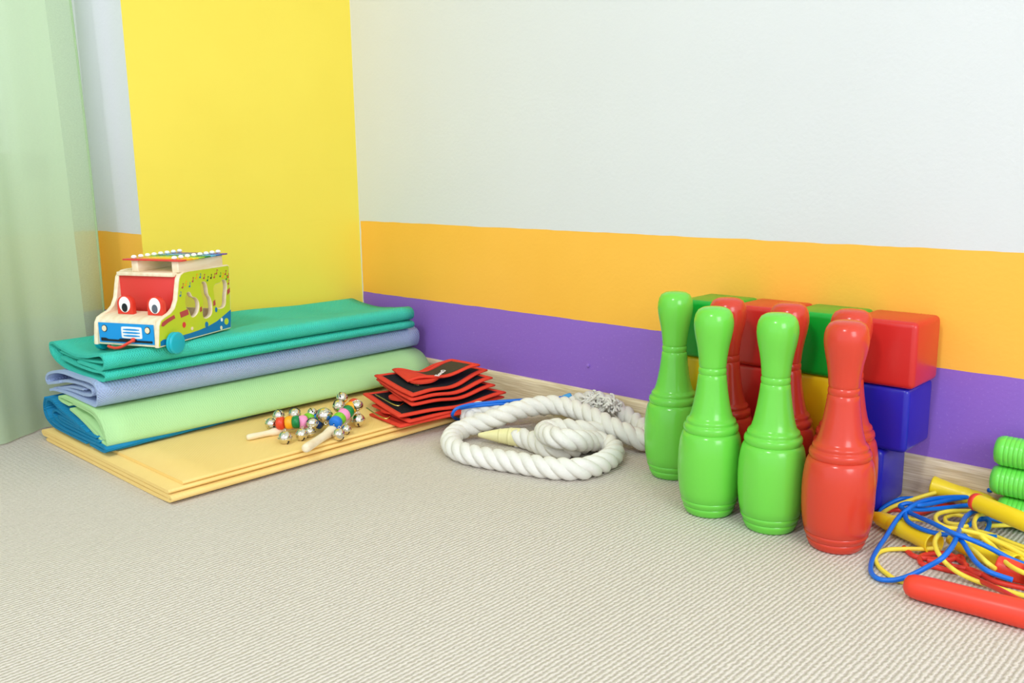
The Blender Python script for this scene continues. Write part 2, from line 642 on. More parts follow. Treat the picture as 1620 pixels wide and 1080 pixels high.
# ------------------------------------------------------------------ curtain
def curtain():
    rod = thing('curtain', 'pale green sheer curtain hanging in folds to the carpet at the left edge', 'curtain', (0, 0, 0))
    mb = MB()
    ys = []
    base = [(-0.070, -0.568), (-0.058, -0.590), (-0.050, -0.615), (-0.052, -0.640), (-0.048, -0.668), (-0.050, -0.695), (-0.040, -0.72), (-0.036, -0.745), (-0.024, -0.77),
            (-0.022, -0.80), (-0.006, -0.83), (-0.010, -0.87), (0.006, -0.91), (-0.012, -0.96), (0.012, -1.0), (-0.02, -1.05), (0.02, -1.10),
            (-0.03, -1.16), (0.01, -1.22), (-0.04, -1.28), (0.0, -1.34), (-0.05, -1.42), (0.0, -1.5), (-0.05, -1.6), (0.0, -1.7), (-0.05, -1.8), (-0.02, -1.95)]
    plan = cr([(x, y, 0) for x, y in base], 6)
    H = 2.42
    nz = 40
    vs, fs = [], []
    n = len(plan)
    for j in range(nz + 1):
        z = 0.003 + (H - 0.003) * j / nz
        t = j / nz
        for i, p in enumerate(plan):
            amp = 1.0 + 0.25 * math.sin(5 * t + i * 0.05)
            x = -0.035 + (p.x + 0.035) * amp * (0.75 + 0.25 * (1 - t)) + 0.010 * math.sin(3.0 * z + i * 0.11)
            y = p.y + 0.008 * math.sin(2.4 * z + i * 0.07)
            if z < 0.35:      # the hem flares into the room towards the floor
                k = (1 - z / 0.35) ** 2
                x += 0.015 * k * math.sin(i * 0.17) + 0.006 * k
            # free edge swings gently
            if i < 14:
                x += (1 - i / 14) * 0.012 * math.sin(4.2 * z + 0.8)
            vs.append((x, y, z))
    def grid(i0, i1):
        g, k = MB(), i1 - i0
        g.add([vs[j * n + i] for j in range(nz + 1) for i in range(i0, i1)], [(j * k + i, j * k + i + 1, (j + 1) * k + i + 1, (j + 1) * k + i) for j in range(nz) for i in range(k - 1)])
        return g
    grid(12, n).obj('fabric', 'sheer_curtain', rod)
    grid(0, 13).obj('edge_strip', 'thin_selvedge', rod)['label'] = 'thinner see-through strip along the free edge'
    # stitched hem along the free edge
    hem = MB()
    hem.tube([vs[j * n] for j in range(nz + 1)], 0.0022, 6)
    hem.obj('hem', 'thin_selvedge', rod)
    r = MB().tube([(-0.04, -2.0, 2.44), (-0.04, -0.53, 2.44)], 0.012, 12).obj('curtain_rod', 'window_white', rod)
    # brackets hold the rod to the wall
    MB().box((-0.2, -0.56, 2.425), (-0.035, -0.54, 2.455)).obj('bracket', 'window_white', rod)
    MB().box((-0.2, -1.98, 2.425), (-0.035, -1.96, 2.455)).obj('bracket', 'window_white', rod)


curtain()

# ------------------------------------------------------------------ folded mats
def ribbon(mb, prof, t, y0, y1, ny=24, warp=None, n=6, mi=0, step=0.004):
    P = cr([(x, 0, z) for x, z in prof], n)
    P = resample(P, step)
    m = len(P)
    nrm = []
    for i in range(m):
        a, b = P[max(0, i - 1)], P[min(m - 1, i + 1)]
        d = (b - a).normalized()
        nrm.append(Vector((-d.z, 0, d.x)))
    # closed outline: one side, round end, other side, round end
    ring = [P[i] + nrm[i] * (t / 2) for i in range(m)]
    d = (P[-1] - P[-2]).normalized()
    ring.append(P[-1] + d * (t * 0.4))
    ring += [P[i] - nrm[i] * (t / 2) for i in range(m - 1, -1, -1)]
    d = (P[0] - P[1]).normalized()
    ring.append(P[0] + d * (t * 0.4))
    k = len(ring)
    vs, fs = [], []
    for j in range(ny + 1):
        v = j / ny
        y = y0 + (y1 - y0) * v
        for p in ring:
            q = Vector((p.x, y, p.z))
            vs.append(warp(q, v) if warp else q)
    for j in range(ny):
        for i in range(k):
            i2 = (i + 1) % k
            fs.append((j * k + i, j * k + i2, (j + 1) * k + i2, (j + 1) * k + i))
    mb.add(vs, fs, mi, True)
    # end faces as strips of quads
    for j in (0, ny):
        cap = []
        for i in range(m - 1):
            a, b = j * k + i, j * k + i + 1
            c, e = j * k + (2 * m - i - 1), j * k + (2 * m - i)
            cap.append((a, b, c, e))
        cap.append((j * k + m - 1, j * k + m, j * k + m + 1))
        cap.append((j * k + 2 * m, j * k + 2 * m + 1, j * k))
        o = len(mb.v) - len(vs)
        mb.f += [[q + o for q in f] for f in cap]
        mb.mi += [mi] * len(cap)
        mb.sm += [False] * len(cap)


def taper(x0, x1, y0, y1, shift=0.0, wave=0.0, seed=0.0, skew=0.0):
    def w(q, v):
        q = q.copy()
        q.x += shift * v + wave * math.sin(7 * v + seed)
        q.y += skew * (q.x - x0)
        q.z += wave * 0.5 * math.sin(5 * v + seed * 2) * min(1, max(0, (q.z - 0.03) / 0.05))
        return q
    return w


mb = MB()
ribbon(mb, [(0.471, 0.0228), (0.30, 0.0226), (0.12, 0.0220), (0.04, 0.0214), (0.016, 0.0190)], 0.0048, -0.690, -0.135, 10, step=0.003, n=8)
ribbon(mb, [(0.477, 0.0174), (0.30, 0.0172), (0.12, 0.0170), (0.03, 0.0168), (0.004, 0.0150), (0.006, 0.0118), (0.03, 0.0108), (0.2, 0.0108),
            (0.44, 0.0107), (0.478, 0.0104), (0.4855, 0.0086), (0.482, 0.0060), (0.46, 0.0040), (0.2, 0.0036), (0.02, 0.0036)], 0.0050, -0.715, -0.135, 10, step=0.003, n=8)
yellow = tag(mb.obj('foam_mat', 'yellow_foam'), 'yellow folded foam mat lying on the carpet at the bottom of the stack', 'mat')

mb = MB()
ribbon(mb, [(0.235, 0.0405), (0.15, 0.0415), (0.075, 0.0440), (0.047, 0.0530), (0.056, 0.0610), (0.10, 0.0590), (0.17, 0.0530)], 0.0038, -0.709, -0.07, 10, taper(0, 0, 0, 0, -0.045))
ribbon(mb, [(0.225, 0.0458), (0.15, 0.0470), (0.085, 0.0495), (0.07, 0.0540), (0.10, 0.0535), (0.16, 0.0500)], 0.0034, -0.709, -0.07, 10, taper(0, 0, 0, 0, -0.045))
ribbon(mb, [(0.20, 0.0300), (0.255, 0.0290), (0.262, 0.0315), (0.255, 0.0345), (0.15, 0.0350), (0.06, 0.0370), (0.028, 0.0450), (0.020, 0.0600), (0.028, 0.0745), (0.045, 0.0780),
            (0.08, 0.0695), (0.14, 0.0575), (0.19, 0.0480)], 0.0042, -0.71, -0.06, 10, taper(0, 0, 0, 0, -0.045))
ribbon(mb, [(0.185, 0.0290), (0.10, 0.0300), (0.04, 0.0330), (0.012, 0.0460), (0.010, 0.0620), (0.020, 0.0780)], 0.0036, -0.710, -0.06, 10, taper(0, 0, 0, 0, -0.045))
tag(mb.obj('exercise_mat', 'deep_blue_foam'), 'deep blue ribbed mat folded under the lime green one', 'mat')

mb = MB()
ribbon(mb, [(0.115, 0.0800), (0.082, 0.0818), (0.070, 0.0850), (0.080, 0.0885), (0.12, 0.0885), (0.175, 0.0875), (0.212, 0.0850), (0.232, 0.0770), (0.246, 0.0620), (0.2535, 0.0450),
            (0.2535, 0.0370), (0.246, 0.0355), (0.225, 0.0440), (0.19, 0.0560), (0.15, 0.0670), (0.115, 0.0735)], 0.0042, -0.705, -0.035, 16, taper(0, 0, 0, 0, 0.014, 0.0, 1.0))
ribbon(mb, [(0.13, 0.0845), (0.18, 0.0825), (0.208, 0.0795), (0.227, 0.0710), (0.240, 0.0570), (0.246, 0.0460), (0.235, 0.0480), (0.20, 0.0590), (0.155, 0.0700)], 0.0032, -0.704, -0.04, 10, taper(0, 0, 0, 0, 0.014))
tag(mb.obj('exercise_mat', 'lime_foam'), 'lime green folded mat with a rounded front under the blue-grey one', 'mat')

mb = MB()
ribbon(mb, [(0.05, 0.0975), (0.10, 0.1020), (0.17, 0.1040), (0.196, 0.1100), (0.196, 0.1165), (0.17, 0.1200), (0.10, 0.1165), (0.05, 0.1085)], 0.0040, -0.697, -0.035, 14, taper(0, 0, 0, 0, 0.0, 0.0012, 0.4))
ribbon(mb, [(0.028, 0.0935), (0.06, 0.0990), (0.10, 0.1070), (0.16, 0.1120)], 0.0034, -0.696, -0.04, 8)
ribbon(mb, [(0.018, 0.0890), (0.035, 0.0925), (0.10, 0.0955), (0.185, 0.0935), (0.214, 0.0950), (0.2215, 0.1080), (0.2205, 0.1225), (0.210, 0.1295), (0.14, 0.1300), (0.08, 0.1295), (0.04, 0.1240),
            (0.012, 0.1145), (0.004, 0.1055), (0.010, 0.1005), (0.03, 0.1035), (0.07, 0.1110)], 0.0045, -0.700, -0.030, 24, taper(0, 0, 0, 0, 0.004, 0.0016, 1.0))
tag(mb.obj('exercise_mat', 'blue_grey_foam'), 'blue-grey waffle-textured mat folded between the lime and teal ones', 'mat')

def teal_warp(q, v):
    q = taper(0, 0, 0, 0, 0.003, 0.0012, 2.2)(q, v)
    f = min(1, max(0, (v - 0.14) / 0.14))
    f = f * f * (3 - 2 * f)
    g = min(1, max(0, (0.215 - q.x) / 0.05)) * min(1, max(0, (q.z - 0.157) / 0.006))
    q.z += 0.0085 * f * g * min(1, max(0.4, (0.9 - v) / 0.3))
    return q


mb = MB()
ribbon(mb, [(0.060, 0.1520), (0.12, 0.1480), (0.19, 0.1475), (0.226, 0.1490), (0.2365, 0.1450), (0.232, 0.1385), (0.20, 0.1355), (0.12, 0.1350), (0.06, 0.1390), (0.028, 0.1470), (0.012, 0.1580), (0.012, 0.1690),
            (0.024, 0.1735), (0.06, 0.1685), (0.12, 0.1640), (0.17, 0.1680), (0.205, 0.1745), (0.224, 0.1770), (0.2345, 0.1720), (0.2345, 0.1600), (0.226, 0.1550), (0.18, 0.1540), (0.13, 0.1545)], 0.0044, -0.690, -0.052, 24, teal_warp)
ribbon(mb, [(0.05, 0.1600), (0.11, 0.1575), (0.17, 0.1600), (0.222, 0.1640)], 0.0036, -0.686, -0.056, 8)
tag(mb.obj('exercise_mat', 'teal_foam'), 'teal folded mat on top of the stack under the toy bus', 'mat')

# ------------------------------------------------------------------ wooden toy bus
BA = math.radians(24.5)
bus = thing('toy_bus', 'wooden toy bus with googly eyes and a xylophone roof on the teal mat', 'toy bus', (0.2645, -0.6174, 0.181), BA)
# bus space: x = across (0 = right outer face, negative to the left), y = backwards, z = up from the underside
W = 0.131
TH = 0.008
side = [(0.008, 0.0), (0.0095, 0.020), (0.012, 0.036), (0.018, 0.0445), (0.028, 0.0485), (0.042, 0.0525), (0.052, 0.0590), (0.060, 0.072), (0.0655, 0.094), (0.0690, 0.106),
        (0.0745, 0.1125), (0.083, 0.1160), (0.095, 0.1168), (0.150, 0.1160), (0.202, 0.1155), (0.2065, 0.1130), (0.2070, 0.108), (0.2040, 0.055), (0.200, 0.0015), (0.196, 0.0)]
h1 = rounded([(0.0835, 0.0790), (0.0945, 0.0805), (0.0985, 0.0700), (0.1080, 0.0690), (0.1160, 0.0600), (0.1140, 0.0460), (0.1050, 0.0380), (0.0925, 0.0370), (0.0900, 0.0500), (0.0800, 0.0560)], 2)
h2 = rounded([(0.1240, 0.0920), (0.1360, 0.0930), (0.1410, 0.0820), (0.1400, 0.0700), (0.1490, 0.0600), (0.1500, 0.0400), (0.1440, 0.0310), (0.1260, 0.0290), (0.1230, 0.0400), (0.1290, 0.0620), (0.1240, 0.0760)], 2)
h3 = rounded([(0.1570, 0.0840), (0.1780, 0.0850), (0.1840, 0.0900), (0.1940, 0.0880), (0.1960, 0.0760), (0.1900, 0.0600), (0.1880, 0.0420), (0.1700, 0.0400), (0.1600, 0.0460), (0.1590, 0.0640)], 2)
# maps a loop in (s, z) to the plane across the bus
def plane_side(x):
    return Matrix(((0, 0, 1, x), (1, 0, 0, 0), (0, 1, 0, 0), (0, 0, 0, 1)))


def plane_front(y, tilt=0.0):
    M = Matrix(((1, 0, 0, 0), (0, 0, -1, y), (0, 1, 0, 0), (0, 0, 0, 1)))
    return M


def inset(loop, d):
    P = [Vector(p) for p in loop]
    n = len(P)
    area = sum(P[i].x * P[(i + 1) % n].y - P[(i + 1) % n].x * P[i].y for i in range(n))
    sgn = 1 if area > 0 else -1
    out = []
    for i in range(n):
        e = (P[(i + 1) % n] - P[i - 1]).normalized()
        out.append(tuple(P[i] + Vector((-e.y, e.x)) * d * sgn))
    return out


for sx in (0, 1):
    xc = -TH / 2 if sx == 0 else -W + TH / 2
    pan = flat_shape('side_panel', [side, h1, h2, h3], TH, 'pale_wood', bus, plane_side(xc), 0.001)
    xo = 0.0003 if sx == 0 else -W - 0.0003
    flat_shape('lime_print', [inset(side, 0.0022), inset(h1, -0.0012), inset(h2, -0.0012), inset(h3, -0.0012)], 0.0004, 'paint_lime', pan, plane_side(xo))
    if sx:
        continue
    dec = lambda nm, loop, m, k=0.0006: flat_shape(nm, [loop], 0.0003, m, pan, plane_side(k + 0.0002))
    dec('blue_band', [(0.0115, 0.0025), (0.0125, 0.0100), (0.020, 0.0120), (0.05, 0.0105), (0.085, 0.0108), (0.110, 0.0120), (0.135, 0.0145), (0.160, 0.0195), (0.180, 0.0265), (0.2015, 0.0340), (0.1975, 0.0025)], 'paint_navy')
    dec('road_stripe', [(0.0170, 0.0350), (0.020, 0.0400), (0.032, 0.0440), (0.050, 0.0480), (0.052, 0.0420), (0.035, 0.0380), (0.022, 0.0330)], 'paint_brick')
    dec('road_stripe', [(0.0640, 0.0500), (0.0850, 0.0525), (0.0865, 0.0430), (0.0660, 0.0405)], 'paint_brick')
    dec('road_stripe', [(0.1170, 0.0500), (0.1215, 0.0520), (0.1215, 0.0440), (0.1160, 0.0420)], 'paint_brick')
    dec('road_stripe', [(0.1535, 0.0560), (0.1590, 0.0580), (0.1595, 0.0490), (0.1530, 0.0470)], 'paint_brick')
    dec('road_stripe', [(0.1950, 0.0700), (0.2030, 0.0740), (0.2025, 0.0660), (0.1945, 0.0610)], 'paint_brick')
    dec('spot', arc2(0.0725, 0.0275, 0.0042, 0.0050, 12), 'paint_red')
    dec('spot', arc2(0.1600, 0.0400, 0.0032, 0.0045, 12), 'paint_navy')
    dec('spot', arc2(0.1310, 0.0180, 0.0045, 0.0055, 12), 'paint_navy')
    dec('spot', arc2(0.0920, 0.0180, 0.0032, 0.0030, 12), 'paint_cream')
    dec('spot', arc2(0.1860, 0.0150, 0.0060, 0.0060, 14), 'paint_lime', 0.0010)
    dec('spot', arc2(0.1730, 0.0200, 0.0030, 0.0034, 12), 'paint_white', 0.0010)
    dec('spot', arc2(0.1700, 0.0060, 0.0032, 0.0036, 12), 'paint_cream', 0.0010)
    notes = [(0.0690, 0.0800, 'paint_navy'), (0.0760, 0.0930, 'paint_brick'), (0.0840, 0.0960, 'bead_orange'), (0.0940, 0.0925, 'paint_navy'), (0.1030, 0.1000, 'paint_brick'), (0.1130, 0.1045, 'bead_orange'),
             (0.1230, 0.1045, 'paint_navy'), (0.1330, 0.1020, 'paint_brick'), (0.1420, 0.0970, 'bead_green'), (0.1520, 0.1000, 'paint_black'), (0.1610, 0.1000, 'paint_brick'), (0.1680, 0.1060, 'paint_brick'),
             (0.1780, 0.1000, 'bead_green'), (0.1850, 0.0985, 'bead_orange'), (0.1930, 0.1020, 'paint_brick'), (0.2000, 0.0960, 'bead_red'), (0.2000, 0.0840, 'paint_brick'), (0.1950, 0.0930, 'bead_green')]
    for i, (s, z, m) in enumerate(notes):
        loop = arc2(s, z - 0.0022, 0.0019, 0.0015, 8, -1.2, 4.2)
        loop = [(s + 0.0014, z + 0.0045), (s + 0.0030 + 0.0012 * (i % 3), z + 0.0032), (s + 0.0032 + 0.0010 * (i % 2), z + 0.0020), (s + 0.0021, z + 0.0028), (s + 0.0021, z - 0.0022)] + arc2(s, z - 0.0028, 0.0021, 0.0017, 10, 0.0, -1.75 * math.pi)
        dec('music_note', loop, m)

XL, XR = -W + TH, -TH
FL = MB().box((XL, 0.012, 0.0), (XR, 0.196, 0.006), 0, 0.001).obj('floor_board', 'pale_wood', bus)
# nose: block with a rounded top front edge
nose = MB()
prof = [(0.012, 0.002), (0.0125, 0.036), (0.0145, 0.0415), (0.019, 0.0445), (0.026, 0.0468), (0.060, 0.0500), (0.060, 0.046), (0.030, 0.040), (0.022, 0.038), (0.0200, 0.002)]
k = len(prof)
vs = [(x, y, z) for x in (XL, XR) for y, z in prof]
fs = [(i, (i + 1) % k, k + (i + 1) % k, k + i) for i in range(k)] + [tuple(range(k)), tuple(range(2 * k - 1, k - 1, -1))]
nose.add(vs, fs, 0, False)
sharp(nose.obj('bonnet', 'pale_wood', bus), 30)
fp = flat_shape('front_plate', [[(XL + 0.002, 0.004), (XR - 0.002, 0.004), (XR - 0.002, 0.037), (XL + 0.002, 0.037)]], 0.0016, 'paint_blue', bus, plane_front(0.0112), 0.0003)
xm = (XL + XR) / 2
for x in (-0.1085, -0.0215):
    hl = flat_shape('headlight', [arc2(x, 0.0275, 0.0056, 0.0060, 20)], 0.0010, 'paint_black', fp, plane_front(0.0102))
    hl2 = flat_shape('headlight', [arc2(x, 0.0275, 0.0046, 0.0050, 20)], 0.0022, 'paint_cream', fp, plane_front(0.0100), 0.0005)
gx = xm + 0.012
flat_shape('grille', [rounded([(gx - 0.0190, 0.0128), (gx, 0.0128), (gx + 0.0190, 0.0128), (gx + 0.0205, 0.0145), (gx + 0.0205, 0.0225), (gx + 0.0205, 0.0305), (gx + 0.0190, 0.0322), (gx, 0.0322), (gx - 0.0190, 0.0322), (gx - 0.0205, 0.0305), (gx - 0.0205, 0.0225), (gx - 0.0205, 0.0145)], 2)], 0.0010, 'paint_white', fp, plane_front(0.0102))
for z, d in ((0.0276, 0.0), (0.0225, 0.0008), (0.0174, 0.0)):
    flat_shape('grille_slot', [rounded([(gx - 0.0165 - d, z - 0.0015), (gx + 0.016 + d, z - 0.0015), (gx + 0.016 + d, z + 0.0013), (gx - 0.0165 - d, z + 0.0013)], 1)], 0.0012, 'paint_blue', fp, plane_front(0.0098))
flat_shape('bumper', [[(XL + 0.0065, 0.0065), (XR - 0.0055, 0.0065), (XR - 0.0055, 0.0100), (-0.044, 0.0100), (-0.046, 0.0118), (-0.078, 0.0118), (-0.081, 0.0098), (-0.102, 0.0098), (-0.108, 0.0118), (XL + 0.0065, 0.0118)]], 0.0012, 'paint_black', fp, plane_front(0.0098))
# windscreen board, roof board
MB().box((XL, 0.052, 0.046), (XR, 0.058, 0.112), 0, 0.0005, M=Matrix.Translation((0, 0.018, 0)) @ Matrix.Rotation(0, 4, 'X')).obj('windscreen_board', 'paint_red', bus)
MB().box((XL, 0.0640, 0.1085), (XR, 0.202, 0.1150), 0, 0.0012).obj('roof_board', 'pale_wood', bus)
MB().box((XL, 0.192, 0.006), (XR, 0.198, 0.036), 0, 0.0008).obj('rear_board', 'pale_wood', bus)
for x in (-0.0862, -0.0252):
    lp = [(x - 0.0155, 0.0), (x + 0.0155, 0.0), (x + 0.0155, 0.0165)] + arc2(x, 0.0170, 0.0155, 0.0140, 16, 0.0, math.pi) + [(x - 0.0155, 0.0165)]
    eb = flat_shape('eye_block', [lp], 0.009, 'paint_eye_red', bus, Matrix.Translation((0, 0, 0.0480)) @ plane_front(0.0405), 0.0008)
    ew = flat_shape('eye_white', [arc2(x + 0.0005, 0.0162, 0.0112, 0.0132, 28)], 0.0016, 'paint_white', eb, Matrix.Translation((0, 0, 0.0480)) @ plane_front(0.0355), 0.0004)
    flat_shape('pupil', [arc2(x + 0.0010, 0.0112, 0.0056, 0.0072, 22)], 0.0010, 'paint_black' if x < -0.05 else 'paint_grey', eb, Matrix.Translation((0, 0, 0.0480)) @ plane_front(0.0344))
# pull cord hanging from the nose
MB().tube(cr([(-0.0500, 0.0100, 0.0105), (-0.0505, 0.0055, 0.0095), (-0.056, 0.001, 0.0060), (-0.066, -0.002, 0.0005), (-0.078, -0.002, -0.0020), (-0.092, 0.001, -0.0012), (-0.098, 0.004, -0.0010)], 8), 0.0024, 10).obj('pull_cord', 'red_handle', bus)
MB().lathe([(0, -0.004), (0.003, -0.003), (0.0036, 0), (0.003, 0.003), (0, 0.004)], 12, M=Matrix.Translation((-0.0498, 0.0075, 0.0108))).obj('cord_knot', 'red_handle', bus)
# wheels: front pair outside, rear pair tucked inside the panels
wp = [(0, -0.0065), (0.0120, -0.0065), (0.0162, -0.0058), (0.0180, -0.0040), (0.0180, -0.0012), (0.0168, 0.0), (0.0180, 0.0012), (0.0184, 0.0040), (0.0168, 0.0058), (0.0150, 0.0064), (0.0, 0.0066)]
for x, d in ((0.0085, 1), (-W - 0.0085, -1)):
    M = Matrix.Translation((x, 0.038, 0.0035)) @ Matrix.Rotation(math.radians(90 * d), 4, 'Y')
    w = MB().lathe(wp, 36, M=M).obj('wheel', 'paint_turquoise', bus)
    MB().tube([(x - d * 0.006, 0.038, 0.0035), (x - d * 0.024, 0.038, 0.0035)], 0.003, 10).obj('axle', 'pale_wood', w)
MB().tube([(-0.030, 0.195, 0.018), (-0.030, 0.230, 0.0165)], 0.0028, 12).obj('tow_peg', 'pale_wood', bus)
# roof rack with the xylophone
for x0, x1 in ((-0.0985, -0.0850), (-0.0160, -0.0025)):
    MB().box((x0, 0.074, 0.115), (x1, 0.192, 0.1340), 0, 0.0008).obj('rack_rail', 'pale_wood', bus)
cols = ['paint_red', 'bead_orange', 'bar_yellow', 'bar_lime', 'bead_green', 'bar_sky', 'bar_deep', 'bar_violet']
for i, cname in enumerate(cols):
    s = 0.074 + i * 0.0166
    wd = 0.0065
    ext = 0.0125 - 0.0006 * i
    b = MB().box((-0.0985 - ext, s - wd, 0.1342), (-0.0025 + ext, s + wd, 0.1368), 0, 0.0006).obj('chime_bar', cname, bus)
    for px in (-0.0918, -0.0092):
        MB().lathe([(0.0016, 0), (0.0016, 0.0012), (0.0042, 0.0014), (0.0048, 0.0030), (0.0040, 0.0050), (0.0022, 0.0062), (0, 0.0065)], 14, M=Matrix.Translation((px, s, 0.1366))).obj('peg', 'paint_white', b)

# ------------------------------------------------------------------ jingle bell shakers
BELL = []


def bell_mesh():
    mb = MB()
    r = 0.0102
    mb.lathe([(r * math.sin(a), r * math.cos(a)) for a in [math.pi * k / 14 for k in range(15)]], 20, 0)
    mb.lathe([(r * 1.02, -0.0007), (r * 1.10, -0.0004), (r * 1.10, 0.0004), (r * 1.02, 0.0007)], 20, 0)
    # slit with round ends across the lower half
    vs = [(r * 1.008 * math.sin(a) , 0.0, -r * 1.008 * math.cos(a)) for a in [(-1.1 + 2.2 * k / 12) for k in range(13)]]
    mb.tube(vs, 0.0008, 6, mi=1)
    for a in (-1.1, 1.1):
        mb.lathe([(0, -0.0004), (0.0016, 0), (0, 0.0004)], 10, 1, M=Matrix.Translation((r * 1.005 * math.sin(a), 0, -r * 1.005 * math.cos(a))) @ Matrix.Rotation(-a + math.pi, 4, 'Y'))
    mb.tube([(0.0022 * math.cos(t), 0, r + 0.0012 + 0.0022 * math.sin(t)) for t in [2 * math.pi * k / 12 for k in range(12)]], 0.0006, 6, True, 0)
    return mb


def shaker(label, handle, beads, bells, wire):
    root = thing('bell_shaker', label, 'bell shaker', handle[0][0], 0, 'jingle bell shakers on the yellow mat')
    L = Matrix.Translation(-Vector(handle[0][0]))
    a, b = Vector(handle[0][0]), Vector(handle[1][0])
    ln = (b - a).length
    g, kb = handle[2], handle[3]            # grip radius, position of the bulge
    prof = [(0, 0), (g * 0.75, 0.0008), (g * 0.95, 0.004), (g, 0.010), (g * 0.92, kb * 0.45), (g * 0.95, kb * 0.75), (g * 1.25, kb - 0.006), (g * 1.35, kb), (g * 1.15, kb + 0.006), (g * 0.62, kb + 0.010),
            (g * 0.62, ln - 0.012), (g * 1.0, ln - 0.008), (g * 1.0, ln - 0.002), (g * 0.6, ln), (0, ln)]
    MB().lathe(prof, 20, M=L @ axis_matrix(a, b)).obj('handle', 'pale_wood', root)
    MB().tube(cr([Vector(p) - a for p in wire], 8), 0.0012, 8).obj('arc_wire', 'chrome', root)
    for p, d, c, rr, hh in beads:
        M = L @ axis_matrix(Vector(p), Vector(p) + Vector(d))
        h = hh / 2
        MB().lathe([(0.0015, -h), (rr * 0.8, -h), (rr * 0.97, -h * 0.6), (rr, 0), (rr * 0.97, h * 0.6), (rr * 0.8, h), (0.0015, h)], 22, M=M).obj('bead', c, root)
    for p, d, sc in bells:
        M = L @ axis_matrix(p, Vector(p) + Vector(d)) @ Matrix.Scale(sc, 4)
        m = bell_mesh()
        m.v = [M @ v for v in m.v]
        m.obj('bell', ['chrome', 'dark_slit'], root)


def along(a, b, t):
    return tuple(Vector(a) * (1 - t) + Vector(b) * t)


A1, B1 = (0.3638, -0.5236, 0.0310), (0.3837, -0.3660, 0.0310)
bp = [(0.3745, -0.4649, 0.0450), (0.3856, -0.4548, 0.0460), (0.3943, -0.4469, 0.0470), (0.4024, -0.4399, 0.0470), (0.3972, -0.4238, 0.0470), (0.3985, -0.4134, 0.0450), (0.4066, -0.4091, 0.0400)]
dirs = [tuple(Vector(bp[min(i + 1, 6)]) - Vector(bp[max(0, i - 1)])) for i in range(7)]
bc = ['bead_red', 'bead_orange', 'bead_green', 'bead_pink', 'bead_lime', 'bead_blue', 'bead_navy']
shaker('bell shaker with red bead foremost, lying left with its thin handle towards the curtain', (A1 and (A1, 0), (B1, 0), 0.0052, 0.052),
       [(bp[i], dirs[i], bc[i], 0.0112, 0.0128) for i in range(7)],
       [((0.3562, -0.4719, 0.0420), (-.3, -.6, .6), 1.0), ((0.3657, -0.4622, 0.0560), (0, 0, -1), 0.95), ((0.3856, -0.4441, 0.0580), (0.3, -.2, -1), 1.0), ((0.4239, -0.4889, 0.0350), (0, 0, 1), 1.08), ((0.4290, -0.4610, 0.0350), (0, .2, 1), 1.0),
        ((0.4242, -0.4359, 0.0480), (-.2, .1, -.8), 0.95), ((0.3953, -0.4156, 0.0560), (.1, .3, -1), 0.85), ((0.4240, -0.4417, 0.0340), (.1, 0, 1), 0.9)],
       [(0.3547, -0.4630, 0.0320), (0.3670, -0.4677, 0.0420)] + list(bp) + [(0.3906, -0.3905, 0.0330)])

A2, B2 = (0.4934, -0.4984, 0.0325), (0.3953, -0.3212, 0.0340)
bp = [(0.4419, -0.4017, 0.0450), (0.4363, -0.3897, 0.0480), (0.4343, -0.3789, 0.0520), (0.4317, -0.3689, 0.0550), (0.4246, -0.3568, 0.0580), (0.4177, -0.3448, 0.0600)]
dirs = [tuple(Vector(bp[min(i + 1, 5)]) - Vector(bp[max(0, i - 1)])) for i in range(6)]
bc = ['bead_blue', 'bead_lime', 'bead_pink', 'bead_green', 'bead_orange', 'bead_red']
shaker('bell shaker with blue bead foremost, its thick round handle end nearest the mat edge', ((A2, 0), (B2, 0), 0.0075, 0.095),
       [(bp[i], dirs[i], bc[i], 0.0112, 0.0130) for i in range(6)],
       [((0.4183, -0.4075, 0.0540), (.5, -.2, -.6), 1.3), ((0.4235, -0.3807, 0.0660), (.3, 0, -.8), 1.05), ((0.4137, -0.3664, 0.0760), (.2, .2, -.9), 0.95), ((0.4316, -0.3484, 0.0620), (-.6, .4, .2), 0.95), ((0.4380, -0.3519, 0.0380), (-.1, -.1, 1), 1.1),
        ((0.4730, -0.4185, 0.0340), (-.1, .2, 1), 1.0), ((0.4583, -0.3925, 0.0340), (0, 0, 1), 0.8)],
       [(0.4416, -0.4110, 0.0360)] + list(bp) + [(0.3927, -0.3163, 0.0360)])

# ------------------------------------------------------------------ folded black cuffs with red binding
def quad_sheet(c, wav, n=14, m=20):
    """bilinear sheet between four corners c (near-left, near-right, far-right, far-left) with a wavy height"""
    c = [Vector(p) for p in c]
    rows = []
    for j in range(m + 1):
        v = j / m
        row = []
        for i in range(n + 1):
            u = i / n
            p = c[0] * (1 - u) * (1 - v) + c[1] * u * (1 - v) + c[2] * u * v + c[3] * (1 - u) * v
            p.z += wav(u, v)
            row.append(p)
        rows.append(row)
    return rows


